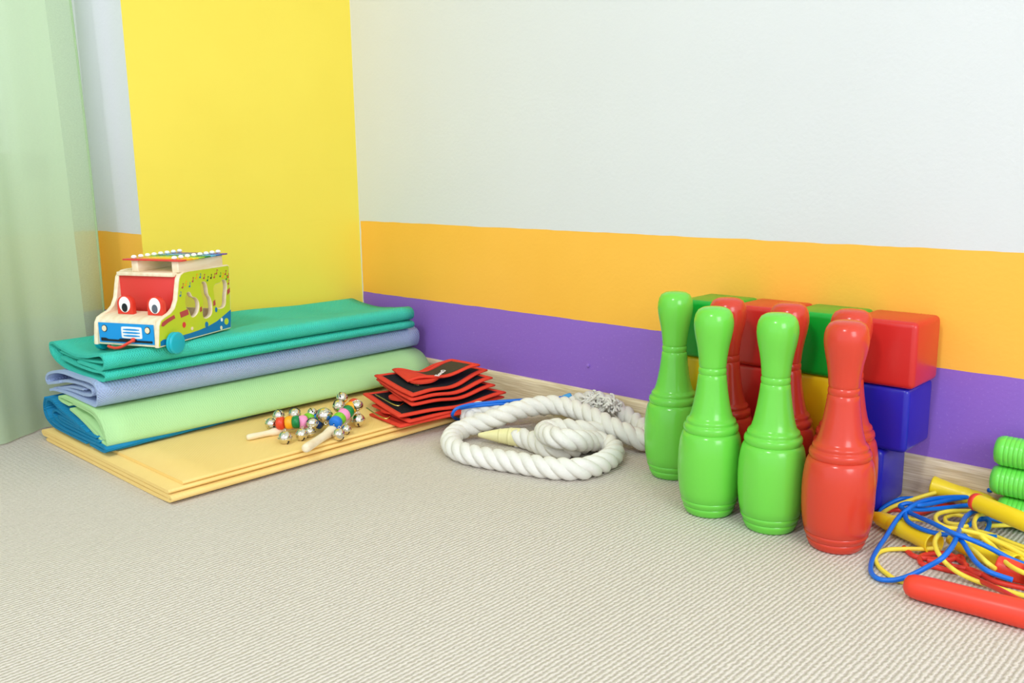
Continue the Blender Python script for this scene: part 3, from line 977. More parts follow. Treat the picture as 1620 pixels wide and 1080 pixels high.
def cloth_panel(name, rows, t, bind, root, org, fabric='black_fabric'):
    m, n = len(rows) - 1, len(rows[0]) - 1
    mb = MB()
    vs, fs = [], []
    for s in (0.5, -0.5):
        for r in rows:
            for p in r:
                vs.append(p - org + Vector((0, 0, s * t)))
    k = (m + 1) * (n + 1)
    for j in range(m):
        for i in range(n):
            a = j * (n + 1) + i
            fs.append((a, a + 1, a + n + 2, a + n + 1))
            fs.append((k + a, k + a + n + 1, k + a + n + 2, k + a + 1))
    mb.add(vs, fs, 0, True)
    p = mb.obj(name, fabric, root)
    edge = [rows[0][i] for i in range(n + 1)] + [rows[j][n] for j in range(1, m + 1)] + [rows[m][i] for i in range(n - 1, -1, -1)] + [rows[j][0] for j in range(m - 1, 0, -1)]
    # binding tape: folded over the edge, flat on both faces
    tb = MB()
    cen = sum((q for q in edge), Vector()) / len(edge)
    E = [q - org for q in edge]
    L = len(E)
    vs, fs = [], []
    for i in range(L):
        tan = (E[(i + 1) % L] - E[i - 1]).normalized()
        inn = Vector((-tan.y, tan.x, 0)).normalized()
        if inn.dot((cen - org) - E[i]) < 0:
            inn = -inn
        up = Vector((0, 0, 1))
        h = t / 2 + 0.0011
        for a, b in ((bind, h), (bind * 0.3, h + 0.0006), (-0.0012, h * 0.75), (-0.0026, 0), (-0.0012, -h * 0.75), (bind * 0.3, -h - 0.0006), (bind, -h)):
            z = 0.0
            vs.append(E[i] + inn * a + up * b)
    for i in range(L):
        j = (i + 1) % L
        for k in range(7):
            k2 = (k + 1) % 7
            fs.append((i * 7 + k, i * 7 + k2, j * 7 + k2, j * 7 + k))
    tb.add(vs, fs, 0, True)
    tb.obj('binding', 'red_binding', p)
    return p


def cuff(label, panels, extras=None, org=(0.42, -0.2, 0.03)):
    org = Vector(org)
    root = thing('folded_cuff', label, 'cuff', org, 0, 'folded black cuffs on the yellow mat')
    out = []
    for c, wav, fab in panels:
        out.append(cloth_panel('panel', quad_sheet(c, wav), 0.0026, 0.0085, root, org, fab))
    if extras:
        extras(root, org)
    return root


def tongue(root, org, tip, back, wdt, zoff=0.0):
    """rounded red tab with a flat brass loop in front of it"""
    tip, back = Vector(tip), Vector(back)
    d = (tip - back).normalized()
    s = Vector((-d.y, d.x, 0)).normalized()
    up = Vector((0, 0, 1))
    ring = []
    for k in range(13):
        a = math.pi * k / 12
        ring.append(back + d * ((tip - back).length * (0.45 + 0.55 * math.sin(a))) + s * (wdt / 2 * math.cos(a)))
    ring += [back - s * (wdt / 2), back + s * (wdt / 2)]
    n = len(ring)
    mb = MB()
    vs = [p - org + up * 0.0016 for p in ring] + [p - org - up * 0.0016 for p in ring]
    fs = [tuple(range(n)), tuple(range(2 * n - 1, n - 1, -1))] + [(i, (i + 1) % n, n + (i + 1) % n, n + i) for i in range(n)]
    mb.add(vs, fs, 0, False)
    mb.obj('strap_tab', 'red_binding', root)


def loop_wire(root, org, pts):
    MB().tube(cr([Vector(p) - org for p in pts], 5), 0.0013, 8).obj('buckle', 'brass', root)


def wv(a, b, c, d=0.0):
    return lambda u, v: a * (math.sin(4.6 * v + b) + 0.35 * math.sin(11 * v + 2 * b)) + c * math.sin(3.5 * u + 2.0 * v + b) + d * (u * (1 - u)) * 4


Bz = 0.0262
# bottom cuff
cuff('bottom cuff of the black and red pile, flat on the yellow mat',
     [([(0.3968, -0.2945, 0.0275), (0.4984, -0.3085, 0.0275), (0.5253, -0.0938, 0.0280), (0.3911, -0.0943, 0.0280)], wv(0.0004, 0.3, 0.0003), 'red_binding'),
      ([(0.3742, -0.2707, 0.0340), (0.5037, -0.2930, 0.0330), (0.5115, -0.0693, 0.0330), (0.3824, -0.0793, 0.0340)], wv(0.0026, 2.2, 0.001), 'black_fabric')],
     lambda root, org: (tongue(root, org, (0.4413, -0.2922, 0.0385), (0.4317, -0.2436, 0.0385), 0.06), loop_wire(root, org, [(0.3938, -0.2999, 0.0410), (0.4221, -0.3079, 0.0395), (0.4697, -0.3165, 0.0385), (0.4659, -0.3037, 0.0385)])))
cuff('middle cuff of the black and red pile, with a brass loop at its left corner',
     [([(0.3325, -0.2583, 0.0450), (0.4907, -0.3042, 0.0420), (0.5215, -0.0743, 0.0430), (0.3722, -0.0763, 0.0460)], wv(0.0042, 2.2, 0.0014), 'black_fabric'),
      ([(0.3206, -0.2093, 0.0560), (0.4840, -0.2696, 0.0540), (0.5022, -0.0832, 0.0550), (0.3747, -0.0782, 0.0570)], wv(0.0050, 2.25, 0.0016), 'black_fabric')],
     lambda root, org: (tongue(root, org, (0.4164, -0.2568, 0.0515), (0.4122, -0.2115, 0.0515), 0.055), loop_wire(root, org, [(0.3667, -0.2580, 0.0530), (0.3942, -0.2638, 0.0515), (0.4535, -0.2759, 0.0500), (0.4451, -0.2543, 0.0500)])))


def top_extras(root, org):
    tongue(root, org, (0.4327, -0.2128, 0.0765), (0.4083, -0.1668, 0.0765), 0.05)
    loop_wire(root, org, [(0.4166, -0.2068, 0.0705), (0.4257, -0.2055, 0.0705), (0.4271, -0.1913, 0.0705)])
    # folded-back flap with the lettering
    rows = quad_sheet([(0.4103, -0.2149, 0.0770), (0.3250, -0.1807, 0.0790), (0.4036, -0.0969, 0.0960), (0.4700, -0.0903, 0.0930)], lambda u, v: -0.0105 * math.sin(math.pi * v) ** 2 + 0.002 * math.sin(8 * v + u) + 0.006 * (1 - u) * math.sin(math.pi * v), 12, 24)
    f = cloth_panel('flap', rows, 0.0026, 0.0080, root, org, ['olive_fabric', 'red_binding'])
    for p in f.data.polygons:
        j = (p.index // 2) // 12
        p.material_index = 1 if j < 8 else 0
    P = Vector((0.4343, -0.1565, 0.0822)) - org
    ex = (Vector((0.4223, -0.1278, 0.0840)) - Vector((0.4511, -0.1828, 0.0810))).normalized()
    ey = (Vector((0.4146, -0.1498, 0.0830)) - Vector((0.4586, -0.1676, 0.0830)))
    ey = (ey - ex * ey.dot(ex)).normalized()
    ez = ex.cross(ey)
    if ez.z < 0:
        ey, ez = -ey, -ez
    M = Matrix((( ex.x, ey.x, ez.x, P.x), (ex.y, ey.y, ez.y, P.y), (ex.z, ey.z, ez.z, P.z), (0, 0, 0, 1))) @ Matrix.Translation((0, 0, 0.0035))
    text_mesh('lettering', 'BornO', 0.015, 0.0004, 'logo_white', f, M)


cuff('top cuff of the black and red pile, its flap printed with white lettering',
     [([(0.3222, -0.2178, 0.0640), (0.4801, -0.2673, 0.0620), (0.4915, -0.0788, 0.0660), (0.3570, -0.0716, 0.0700)], wv(0.0056, 2.3, 0.0018), 'black_fabric'),
      ([(0.3182, -0.2188, 0.0710), (0.4781, -0.2640, 0.0690), (0.4635, -0.0641, 0.0740), (0.3453, -0.0674, 0.0780)], wv(0.0060, 2.4, 0.002), 'black_fabric')], top_extras)

# ------------------------------------------------------------------ thick white rope
def zz(zx, zy):
    return zx, zy


ROPE = [(0.5645, -0.1572, 0.0180), (0.5477, -0.1732, 0.0170), (0.5257, -0.1727, 0.0190), (0.5186, -0.1609, 0.0260), (0.5321, -0.1503, 0.0300), (0.5620, -0.1247, 0.0300), (0.5942, -0.0903, 0.0340), (0.6199, -0.0400, 0.0318), (0.6660, -0.0340, 0.0453), (0.7103, -0.0320, 0.0550), (0.7484, -0.0320, 0.0459), (0.7808, -0.0340, 0.0341), (0.8193, -0.0500, 0.0283), (0.8478, -0.0700, 0.0248), (0.8497, -0.0849, 0.0200), (0.8306, -0.0903, 0.0260), (0.8005, -0.0972, 0.0340), (0.7548, -0.0967, 0.0440), (0.7052, -0.0938, 0.0510), (0.6641, -0.1031, 0.0540), (0.6309, -0.1414, 0.0490), (0.6134, -0.1778, 0.0400), (0.5858, -0.2034, 0.0280), (0.5679, -0.2331, 0.0190), (0.5862, -0.2728, 0.0168), (0.6270, -0.3053, 0.0166), (0.6684, -0.3143, 0.0166), (0.7124, -0.3067, 0.0166), (0.7606, -0.2926, 0.0166), (0.8148, -0.2777, 0.0166), (0.8490, -0.2513, 0.0166), (0.8538, -0.2047, 0.0166), (0.8421, -0.1630, 0.0166), (0.8173, -0.1356, 0.0180), (0.7960, -0.1358, 0.0210), (0.7968, -0.1686, 0.0300), (0.8039, -0.2100, 0.0420), (0.7876, -0.2272, 0.0460), (0.7500, -0.2131, 0.0410), (0.7126, -0.1776, 0.0330), (0.7171, -0.1536, 0.0330), (0.7449, -0.1475, 0.0350), (0.7648, -0.1324, 0.0320), (0.7717, -0.1064, 0.0260), (0.7719, -0.0930, 0.0180), (0.7701, -0.1180, 0.0166), (0.7717, -0.1559, 0.0166), (0.7708, -0.1914, 0.0166), (0.7571, -0.2074, 0.0166), (0.7245, -0.2020, 0.0166), (0.6915, -0.1937, 0.0166), (0.6645, -0.1964, 0.0166), (0.6367, -0.2095, 0.0166), (0.6048, -0.2311, 0.0165)]
rope_root = thing('rope', 'thick white twisted cotton rope coiled on the carpet beside the mats', 'rope', (0.70, -0.17, 0.0))
ro = Vector((0.70, -0.17, 0.0))
path = resample(cr([Vector(p) - ro for p in ROPE], 12), 0.003)


def smooth_path(P, it=2):
    for _ in range(it):
        P = [P[0]] + [(P[i - 1] + P[i] * 2 + P[i + 1]) / 4 for i in range(1, len(P) - 1)] + [P[-1]]
    return P


path = smooth_path(path, 6)
NT_ = len(path)
T = [(path[min(i + 1, NT_ - 1)] - path[max(0, i - 1)]).normalized() for i in range(NT_)]
N = Vector((0, 0, 1))
frames = []
for i in range(NT_):
    N = (N - T[i] * N.dot(T[i])).normalized()
    frames.append((N.copy(), T[i].cross(N)))
RR, SR, PITCH = 0.0082, 0.0093, 0.066
TIP = 22   # samples at the end covered by the tape
for s in range(3):
    pts = []
    for i in range(NT_ - TIP):
        a = 2 * math.pi * (i * 0.003) / PITCH + s * 2 * math.pi / 3
        sc = 1.0
        pts.append(path[i] + frames[i][0] * (RR * math.cos(a)) + frames[i][1] * (RR * math.sin(a)))
    MB().tube(pts, SR, 10).obj('strand', 'rope_cotton', rope_root)
tp = path[NT_ - TIP - 4:]
MB().tube(tp, lambda t: 0.0160 * (1 - t ** 1.6 * 0.80), 16).obj('tape_wrap', 'rope_tape', rope_root)
for f in (0.25, 0.5):
    i = NT_ - TIP - 4 + int(f * (TIP + 3))
    MB().tube([path[i - 1], path[i], path[i + 1]] if i + 1 < NT_ else [path[i - 1], path[i]], 0.0162 * (1 - f ** 1.6 * 0.80) + 0.0003, 16).obj('tape_edge', 'rope_tape', rope_root)
# frayed end of the rope: a loose tuft of yarns
fr = MB()
c0 = Vector((0.7310, -0.0500, 0.0546)) - ro
for k in range(170):
    a = R.uniform(0, 2 * math.pi)
    e = R.uniform(-0.2, 1.2)
    d = Vector((math.cos(a) * math.cos(e), math.sin(a) * math.cos(e) * 0.6, math.sin(e)))
    p0 = c0 + Vector((R.uniform(-.030, .032), R.uniform(-.010, .008), R.uniform(-.010, .010)))
    p1 = p0 + d * R.uniform(0.006, 0.012)
    p2 = p1 + Vector((R.uniform(-.012, .012), R.uniform(-.006, .006), R.uniform(-.012, .002)))
    fr.tube(cr([p0, p1, p2], 4), 0.0021, 6)
fr.obj('frayed_end', 'rope_cotton', rope_root)['kind'] = 'stuff'

# blue cord looped behind the rope, with a pale blue end
cl = thing('cord', 'thin blue cord looped behind the white rope with a light blue tip', 'cord', (0.5, -0.1, 0))
co = Vector((0.5, -0.1, 0))
cpts = [(0.5242, -0.0761, 0.0120), (0.5119, -0.1143, 0.0080), (0.4979, -0.1417, 0.0040), (0.4898, -0.1580, 0.0060), (0.4926, -0.1763, 0.0140), (0.5180, -0.2055, 0.0330), (0.5221, -0.2014, 0.0410), (0.5286, -0.1812, 0.0450), (0.5408, -0.1583, 0.0460), (0.5627, -0.1320, 0.0480), (0.5878, -0.1089, 0.0500), (0.6129, -0.0857, 0.0520), (0.6368, -0.0614, 0.0530), (0.6485, -0.0506, 0.0540)]
MB().tube(cr([Vector(p) - co for p in cpts], 8), 0.0030, 10).obj('strand', 'cord_blue', cl)
c2 = [(0.5167, -0.1857, 0.0380), (0.5301, -0.1717, 0.0410), (0.5465, -0.1560, 0.0430), (0.5645, -0.1339, 0.0440), (0.5805, -0.1094, 0.0430)]
MB().tube(cr([Vector(p) - co for p in c2], 8), 0.0028, 10).obj('strand', 'cord_blue', cl)
a, b = Vector((0.6453, -0.0538, 0.0535)) - co, Vector((0.6525, -0.0377, 0.0545)) - co
MB().lathe([(0, 0), (0.004, 0.0003), (0.005, 0.004), (0.0062, 0.012), (0.0062, 0.016), (0, 0.0165)], 16, M=axis_matrix(a, b)).obj('cord_tip', 'cord_light_blue', cl)

# ------------------------------------------------------------------ plastic skittles
PIN = [(0.0, 0.0), (0.0265, 0.0), (0.0296, 0.0008), (0.0318, 0.0030), (0.0340, 0.0085), (0.0345, 0.0105), (0.0337, 0.0119), (0.0354, 0.0134), (0.0370, 0.0175), (0.0376, 0.0194), (0.0367, 0.0210), (0.0384, 0.0228),
       (0.0402, 0.0330), (0.0416, 0.0450), (0.0424, 0.0600), (0.0425, 0.0740), (0.0419, 0.0880), (0.0402, 0.1010), (0.0384, 0.1085), (0.0366, 0.1122), (0.0348, 0.1136), (0.0356, 0.1150), (0.0364, 0.1180), (0.0360, 0.1212),
       (0.0348, 0.1234), (0.0325, 0.1246), (0.0322, 0.1258), (0.0328, 0.1280), (0.0318, 0.1304), (0.0296, 0.1320), (0.0280, 0.1345), (0.0258, 0.1420), (0.0238, 0.1510), (0.0218, 0.1620), (0.0201, 0.1740), (0.0189, 0.1840),
       (0.0184, 0.1896), (0.0173, 0.1910), (0.0180, 0.1926), (0.0183, 0.1958), (0.0179, 0.1986), (0.0169, 0.1999), (0.0176, 0.2014), (0.0179, 0.2030), (0.0184, 0.2110), (0.0195, 0.2200), (0.0212, 0.2300), (0.0234, 0.2400),
       (0.0250, 0.2490), (0.0257, 0.2560), (0.0254, 0.2630), (0.0238, 0.2700), (0.0205, 0.2756), (0.0150, 0.2787), (0.0075, 0.2799), (0.0, 0.2800)]
green_pin = sharp(MB().lathe(PIN, 56).obj('skittle', 'green_plastic'), 60)
red_me = green_pin.data.copy()
red_me.materials[0] = MATS['red_plastic']
pins = [('green', 0.938, -0.1435, 0.3, 'green skittle furthest left, beside the rope'), ('green', 1.058, -0.236, 1.1, 'green skittle second from the left, standing nearer than the leftmost one'),
        ('green', 1.146, -0.232, 2.0, 'green skittle directly left of the front red skittle'), ('red', 1.234, -0.233, 0.7, 'red skittle standing furthest forward, nearest the skipping ropes'),
        ('red', 1.203, -0.1480, 1.9, 'red skittle half hidden behind the front red skittle'), ('red', 1.118, -0.1460, 2.5, 'red skittle behind the right-hand green skittle'),
        ('red', 1.030, -0.1530, 0.1, 'red skittle mostly hidden behind the second green skittle')]
for i, (c, x, y, a, lab) in enumerate(pins):
    o = green_pin if i == 0 else green_pin.copy()
    if i:
        COL.objects.link(o)
    if c == 'red':
        o.data = red_me
    o.location = (x, y, 0.0)
    o.rotation_euler = (0, 0, a)
    tag(o, lab, 'skittle', 'green plastic skittles' if c == 'green' else 'red plastic skittles')

# ------------------------------------------------------------------ plastic cubes stacked against the wall
CS = 0.0872


def cube_mesh(m):
    mb = MB()
    h = CS / 2
    mb.box((-h, -h, 0), (h, h, CS), 0, 0.0075, 4)
    o = mb.obj('play_cube', m)
    return o


protos = {}
rows = [  # z, right edge x, front y, colours from the right, labels
    (0.0, 1.233, -0.0965, [('blue', 'blue cube on the carpet at the bottom right of the stack'), ('yellow', 'yellow cube on the carpet hidden behind the front red skittle'), ('green', 'green cube on the carpet hidden behind the right-hand green skittle'),
                           ('red', 'red cube on the carpet hidden behind the second green skittle')]),
    (CS, 1.261, -0.0945, [('blue', 'blue cube in the middle row under the right-hand red cube'), ('yellow', 'yellow cube in the middle row under the right-hand green cube'), ('red', 'dark red cube in the middle row under a red cube'),
                          ('yellow', 'yellow cube in the middle row behind the leftmost green skittle')]),
    (2 * CS, 1.267, -0.0985, [('red', 'red cube at the right end of the top row'), ('green', 'green cube in the top row between two red cubes'), ('red', 'red cube in the top row between two green cubes'),
                              ('green', 'green cube at the left end of the top row')])]
for z, xr, yf, cs in rows:
    for k, (c, lab) in enumerate(cs):
        if c not in protos:
            o = protos[c] = cube_mesh('cube_' + c)
        else:
            o = protos[c].copy()
            COL.objects.link(o)
        o.location = (xr - CS / 2 - k * (CS + 0.0008), yf + CS / 2, z + 0.0002)
        tag(o, lab, 'cube', 'plastic cubes stacked against the wall')

# ------------------------------------------------------------------ ribbed green tubes at the right edge
def ribbed(name, x0, x1, y, z, lab):
    r = 0.0192
    mb = MB()
    prof = [(0, 0), (r * 0.6, 0.0), (r * 0.85, 0.0015), (r * 0.97, 0.006)]
    L = x1 - x0
    s = 0.008
    while s < L - 0.006:
        prof += [(r * 0.99, s), (r, s + 0.0008), (r, s + 0.0030), (r * 0.99, s + 0.0038), (r * 0.972, s + 0.0042), (r * 0.972, s + 0.0050)]
        s += 0.0054
    prof += [(r * 0.97, L - 0.005), (r * 0.85, L - 0.001), (0, L)]
    mb.lathe(prof, 36)
    o = mb.obj(name, 'lime_plastic')
    M = Matrix.Translation((x0, y, z)) @ Matrix.Rotation(math.radians(90), 4, 'Y')
    o.matrix_world = M
    return tag(o, lab, 'tube', 'ribbed green tubes at the right edge')


ribbed('ribbed_tube', 1.352, 1.55, -0.0345, 0.1000, 'ribbed green plastic tube on top of the pile by the baseboard')
ribbed('ribbed_tube', 1.350, 1.55, -0.0335, 0.0610, 'ribbed green plastic tube in the middle of the pile by the baseboard')
ribbed('ribbed_tube', 1.360, 1.56, -0.0340, 0.0215, 'ribbed green plastic tube lowest in the pile, behind a yellow handle')

# ------------------------------------------------------------------ skipping ropes in a tangle
JO = Vector((1.38, -0.18, 0.0))


def handle(name, parent, a, b, kind, material):
    a, b = Vector(a) - JO, Vector(b) - JO
    L = (b - a).length
    r = 0.0108
    if kind == 'flare':        # a = wide mouth, b = narrow end
        prof = [(0.0, 0.014), (0.0085, 0.012), (0.0118, 0.0012), (0.0130, 0.0), (0.0140, 0.0008), (0.0138, 0.0026), (0.0128, 0.008), (0.0112, 0.022), (r * 0.97, 0.034), (r, L * 0.45), (r, L - 0.040), (r * 0.90, L - 0.037), (r * 0.90, L - 0.034),
                (r * 0.98, L - 0.031), (r * 0.88, L - 0.016), (0.0062, L - 0.006), (0.0052, L - 0.001), (0.004, L), (0, L)]
    elif kind == 'capped':
        prof = [(0, 0.0), (0.0086, 0.0004), (0.0103, 0.0022), (0.0107, 0.005), (r, 0.012), (r * 1.03, L * 0.5), (r, L - 0.006), (0.008, L), (0, L)]
    else:                      # long round-ended grip
        r = 0.0138
        prof = [(0, 0.0), (0.006, 0.0006), (0.0102, 0.0034), (0.0126, 0.009), (r * 0.97, 0.016), (r, 0.03), (r, L * 0.6), (r * 1.05, L - 0.01), (r * 0.9, L), (0, L)]
    h = MB().lathe(prof, 28, M=axis_matrix(a, b)).obj(name, material, parent)
    return h, axis_matrix(a, b)


def cord(parent, lists, r, material, n=8):
    for pts in lists:
        P = cr([Vector(p) - JO for p in pts], n)
        P = smooth_path(P, 2)
        for p in P:
            p.z = max(p.z, r * 1.02)
        MB().tube(P, r, 10).obj('cord', material, parent)


# red rope, underneath
jr = thing('skipping_rope', 'red skipping rope under the tangle, its long red handle nearest the viewer', 'skipping rope', JO, 0, 'skipping ropes tangled on the carpet')
handle('handle', jr, (1.3456, -0.3124, 0.0140), (1.4709, -0.3010, 0.0145), 'grip', 'red_handle')
h6, M6 = handle('handle', jr, (1.4095, -0.2055, 0.0165), (1.4792, -0.2137, 0.0165), 'flare', 'red_handle')
cord(jr, [
    [(1.3014, -0.1915, 0.0030), (1.3089, -0.1996, 0.0030), (1.3203, -0.2087, 0.0030), (1.3355, -0.2047, 0.0030), (1.3530, -0.1937, 0.0030), (1.3604, -0.1730, 0.0030), (1.3672, -0.1857, 0.0030), (1.3770, -0.2042, 0.0030), (1.3892, -0.2110, 0.0030), (1.4023, -0.1992, 0.0030), (1.4198, -0.1922, 0.0030)],
    [(1.3743, -0.1954, 0.0030), (1.3477, -0.1777, 0.0040), (1.3312, -0.1925, 0.0040), (1.3259, -0.2061, 0.0030), (1.3344, -0.2241, 0.0030), (1.3487, -0.2228, 0.0030), (1.3654, -0.2212, 0.0030), (1.3813, -0.2180, 0.0030), (1.3986, -0.2323, 0.0060), (1.4247, -0.2595, 0.0140), (1.4500, -0.2891, 0.0220), (1.4795, -0.3192, 0.0300)],
    [(1.3345, -0.2102, 0.0030), (1.3461, -0.2046, 0.0030), (1.3642, -0.2067, 0.0030), (1.3834, -0.2029, 0.0030), (1.4107, -0.2174, 0.0030), (1.4381, -0.2135, 0.0030), (1.4564, -0.2131, 0.0030)],
    [(1.2382, -0.0882, 0.0030), (1.2490, -0.0726, 0.0030), (1.2735, -0.0723, 0.0040), (1.2842, -0.0448, 0.0040), (1.2888, -0.0223, 0.0040), (1.3062, -0.0007, 0.0040)],
], 0.0031, 'cord_red')

# yellow rope
jy = thing('skipping_rope', 'yellow skipping rope with flared yellow handles, one leaning on the baseboard', 'skipping rope', JO, 0, 'skipping ropes tangled on the carpet')
handle('handle', jy, (1.2747, -0.0247, 0.0300), (1.3587, -0.0197, 0.0220), 'flare', 'yellow_plastic')
handle('handle', jy, (1.3348, -0.1863, 0.0150), (1.2397, -0.1351, 0.0120), 'flare', 'yellow_plastic')
handle('handle', jy, (1.4231, -0.1889, 0.0150), (1.3399, -0.1561, 0.0140), 'flare', 'yellow_plastic')
cord(jy, [
    [(1.3396, -0.1851, 0.0120), (1.3254, -0.1934, 0.0090), (1.3080, -0.1997, 0.0060), (1.2895, -0.2096, 0.0030), (1.2846, -0.2261, 0.0030), (1.2889, -0.2462, 0.0030), (1.3010, -0.2653, 0.0030), (1.3150, -0.2772, 0.0030), (1.3279, -0.2851, 0.0030), (1.3401, -0.2846, 0.0030)],
    [(1.3528, -0.1312, 0.0260), (1.3467, -0.1535, 0.0280), (1.3416, -0.1780, 0.0310), (1.3415, -0.2013, 0.0320), (1.3455, -0.2213, 0.0310), (1.3551, -0.2387, 0.0280), (1.3638, -0.2409, 0.0200), (1.3776, -0.2404, 0.0120), (1.3965, -0.2363, 0.0060), (1.4189, -0.2361, 0.0050), (1.4436, -0.2352, 0.0040), (1.4674, -0.2343, 0.0030)],
    [(1.2842, -0.0376, 0.0260), (1.2765, -0.0500, 0.0240), (1.2623, -0.0664, 0.0180), (1.2471, -0.0798, 0.0100), (1.2410, -0.0959, 0.0060), (1.2410, -0.1104, 0.0050)],
    [(1.2500, -0.1452, 0.0160), (1.2703, -0.1530, 0.0220), (1.2929, -0.1519, 0.0260), (1.3087, -0.1494, 0.0270), (1.3340, -0.1635, 0.0300), (1.3554, -0.1639, 0.0320), (1.3787, -0.1602, 0.0310), (1.4044, -0.1668, 0.0280), (1.4339, -0.1792, 0.0240)],
    [(1.3795, 0.0121, 0.0120), (1.3566, -0.0151, 0.0140), (1.3352, -0.0467, 0.0160), (1.3156, -0.0707, 0.0180), (1.3077, -0.0865, 0.0180), (1.3081, -0.1062, 0.0180), (1.3154, -0.1182, 0.0160), (1.3280, -0.1196, 0.0140), (1.3396, -0.1093, 0.0140), (1.3564, -0.1169, 0.0160), (1.3896, -0.1346, 0.0180), (1.4269, -0.1493, 0.0180)],
    [(1.3106, -0.0773, 0.0100), (1.3183, -0.0656, 0.0120), (1.3295, -0.0644, 0.0120), (1.3365, -0.0743, 0.0100), (1.3303, -0.0909, 0.0100), (1.3182, -0.0933, 0.0100), (1.3106, -0.0773, 0.0100)],
    [(1.4021, -0.0190, 0.0100), (1.3763, -0.0335, 0.0160), (1.3587, -0.0510, 0.0200), (1.3511, -0.0769, 0.0240), (1.3532, -0.1040, 0.0260), (1.3640, -0.1382, 0.0280), (1.3775, -0.1630, 0.0300), (1.3912, -0.1663, 0.0240), (1.4070, -0.1941, 0.0240), (1.4263, -0.2239, 0.0280), (1.4407, -0.2319, 0.0280), (1.4586, -0.2306, 0.0260)],
    [(1.3601, -0.0792, 0.0120), (1.3711, -0.0667, 0.0120), (1.3851, -0.0516, 0.0120), (1.4050, -0.0313, 0.0120)],
    [(1.3505, -0.1920, 0.0300), (1.3615, -0.1596, 0.0260), (1.3789, -0.1466, 0.0220), (1.4086, -0.1683, 0.0220), (1.4364, -0.1887, 0.0220)],
    [(1.3523, -0.1023, 0.0120), (1.3750, -0.1064, 0.0130), (1.3992, -0.1185, 0.0140), (1.4282, -0.1267, 0.0140)],
    [(1.3738, -0.2003, 0.0300), (1.3890, -0.2176, 0.0310), (1.4053, -0.2355, 0.0300), (1.4111, -0.2265, 0.0220)],
], 0.0027, 'cord_yellow')

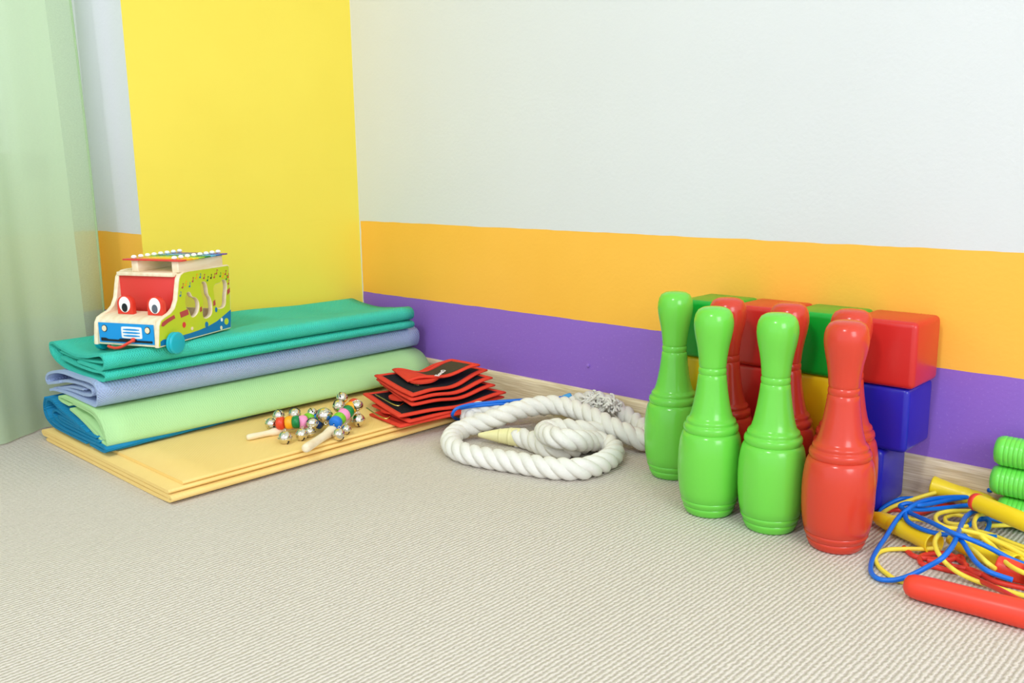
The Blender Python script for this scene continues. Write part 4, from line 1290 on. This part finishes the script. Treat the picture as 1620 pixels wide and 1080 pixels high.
# blue rope on top
jb = thing('skipping_rope', 'blue skipping rope looping across the tangle, one yellow handle with a red rim', 'skipping rope', JO, 0, 'skipping ropes tangled on the carpet')
h2, M2 = handle('handle', jb, (1.3422, -0.0762, 0.0400), (1.4459, -0.1290, 0.0400), 'capped', 'yellow_plastic')
h2['label'] = 'yellow handle'
cap = MB().lathe([(0.0040, -0.0008), (0.0090, -0.0005), (0.0106, 0.0012), (0.0113, 0.0040), (0.0113, 0.0075), (0.0107, 0.0078)], 28, M=M2).obj('end_rim', 'red_handle', h2)
cap['label'] = 'red rim of the yellow handle'
cord(jb, [
    # long diagonal strand, turned at the knot on the left and going out again as the big loop
    [(1.4473, -0.1804, 0.0180), (1.4313, -0.1932, 0.0220), (1.4171, -0.2015, 0.0280), (1.3983, -0.2061, 0.0360), (1.3781, -0.2060, 0.0400), (1.3610, -0.2059, 0.0420), (1.3295, -0.1845, 0.0400), (1.3025, -0.1590, 0.0340), (1.2816, -0.1387, 0.0300), (1.2721, -0.1303, 0.0310), (1.2787, -0.1231, 0.0340), (1.2906, -0.1214, 0.0340), (1.2984, -0.0917, 0.0300), (1.3117, -0.0484, 0.0270), (1.3293, -0.0165, 0.0250), (1.3602, -0.0025, 0.0200)],
    [(1.3391, -0.0097, 0.0220), (1.3216, -0.0303, 0.0270), (1.3013, -0.0655, 0.0310), (1.2910, -0.1003, 0.0340), (1.2868, -0.1369, 0.0350), (1.2813, -0.1621, 0.0260), (1.2801, -0.1927, 0.0120), (1.2835, -0.2313, 0.0060), (1.2917, -0.2660, 0.0035), (1.3027, -0.2896, 0.0035), (1.3145, -0.2977, 0.0040), (1.3286, -0.2929, 0.0060), (1.3417, -0.2832, 0.0120), (1.3571, -0.2718, 0.0240), (1.3676, -0.2656, 0.0340), (1.3699, -0.2436, 0.0400), (1.3612, -0.1965, 0.0360), (1.3501, -0.1466, 0.0300), (1.3416, -0.0949, 0.0260), (1.3442, -0.0664, 0.0250), (1.3529, -0.0524, 0.0240), (1.3732, -0.0507, 0.0220), (1.4091, -0.0510, 0.0200)],
    [(1.3662, 0.0045, 0.0160), (1.3411, -0.0154, 0.0180), (1.3265, -0.0447, 0.0210), (1.3091, -0.0754, 0.0220), (1.2938, -0.1114, 0.0260), (1.2843, -0.1334, 0.0300), (1.2863, -0.1516, 0.0300), (1.2953, -0.1673, 0.0280), (1.3099, -0.1784, 0.0280), (1.3316, -0.1887, 0.0300), (1.3494, -0.1893, 0.0320), (1.3649, -0.1465, 0.0220), (1.3818, -0.1050, 0.0120)],
    [(1.2646, -0.0620, 0.0200), (1.2493, -0.0646, 0.0160), (1.2390, -0.0807, 0.0100), (1.2355, -0.0947, 0.0060), (1.2370, -0.1046, 0.0040)],
    [(1.3567, -0.1955, 0.0360), (1.3695, -0.2053, 0.0350), (1.3818, -0.2225, 0.0320), (1.3954, -0.2384, 0.0280), (1.4093, -0.2480, 0.0260), (1.4204, -0.2469, 0.0240), (1.4334, -0.2440, 0.0220)],
    [(1.3441, -0.1043, 0.0120), (1.3449, -0.0883, 0.0140), (1.3493, -0.0687, 0.0160), (1.3589, -0.0686, 0.0160), (1.3643, -0.0863, 0.0120), (1.3618, -0.0934, 0.0060)],
    [(1.3480, -0.0688, 0.0140), (1.3596, -0.0663, 0.0180), (1.3753, -0.0559, 0.0140), (1.4087, -0.0459, 0.0100)],
    [(1.3414, -0.0107, 0.0360), (1.3503, 0.0030, 0.0300), (1.3678, -0.0046, 0.0260)],
], 0.0029, 'cord_blue')

# painted-over screw head in the purple band
w = MB().lathe([(0.0034, 0), (0.0034, 0.0022), (0.0026, 0.0032), (0, 0.0034)], 16).obj('wall_plug', 'purple_paint')
w.matrix_world = Matrix.Translation((0.6615, 0.0000, 0.1060)) @ Matrix.Rotation(math.radians(90), 4, 'X')
tag(w, 'tiny painted-over screw head on the purple wall band above the rope', 'screw')
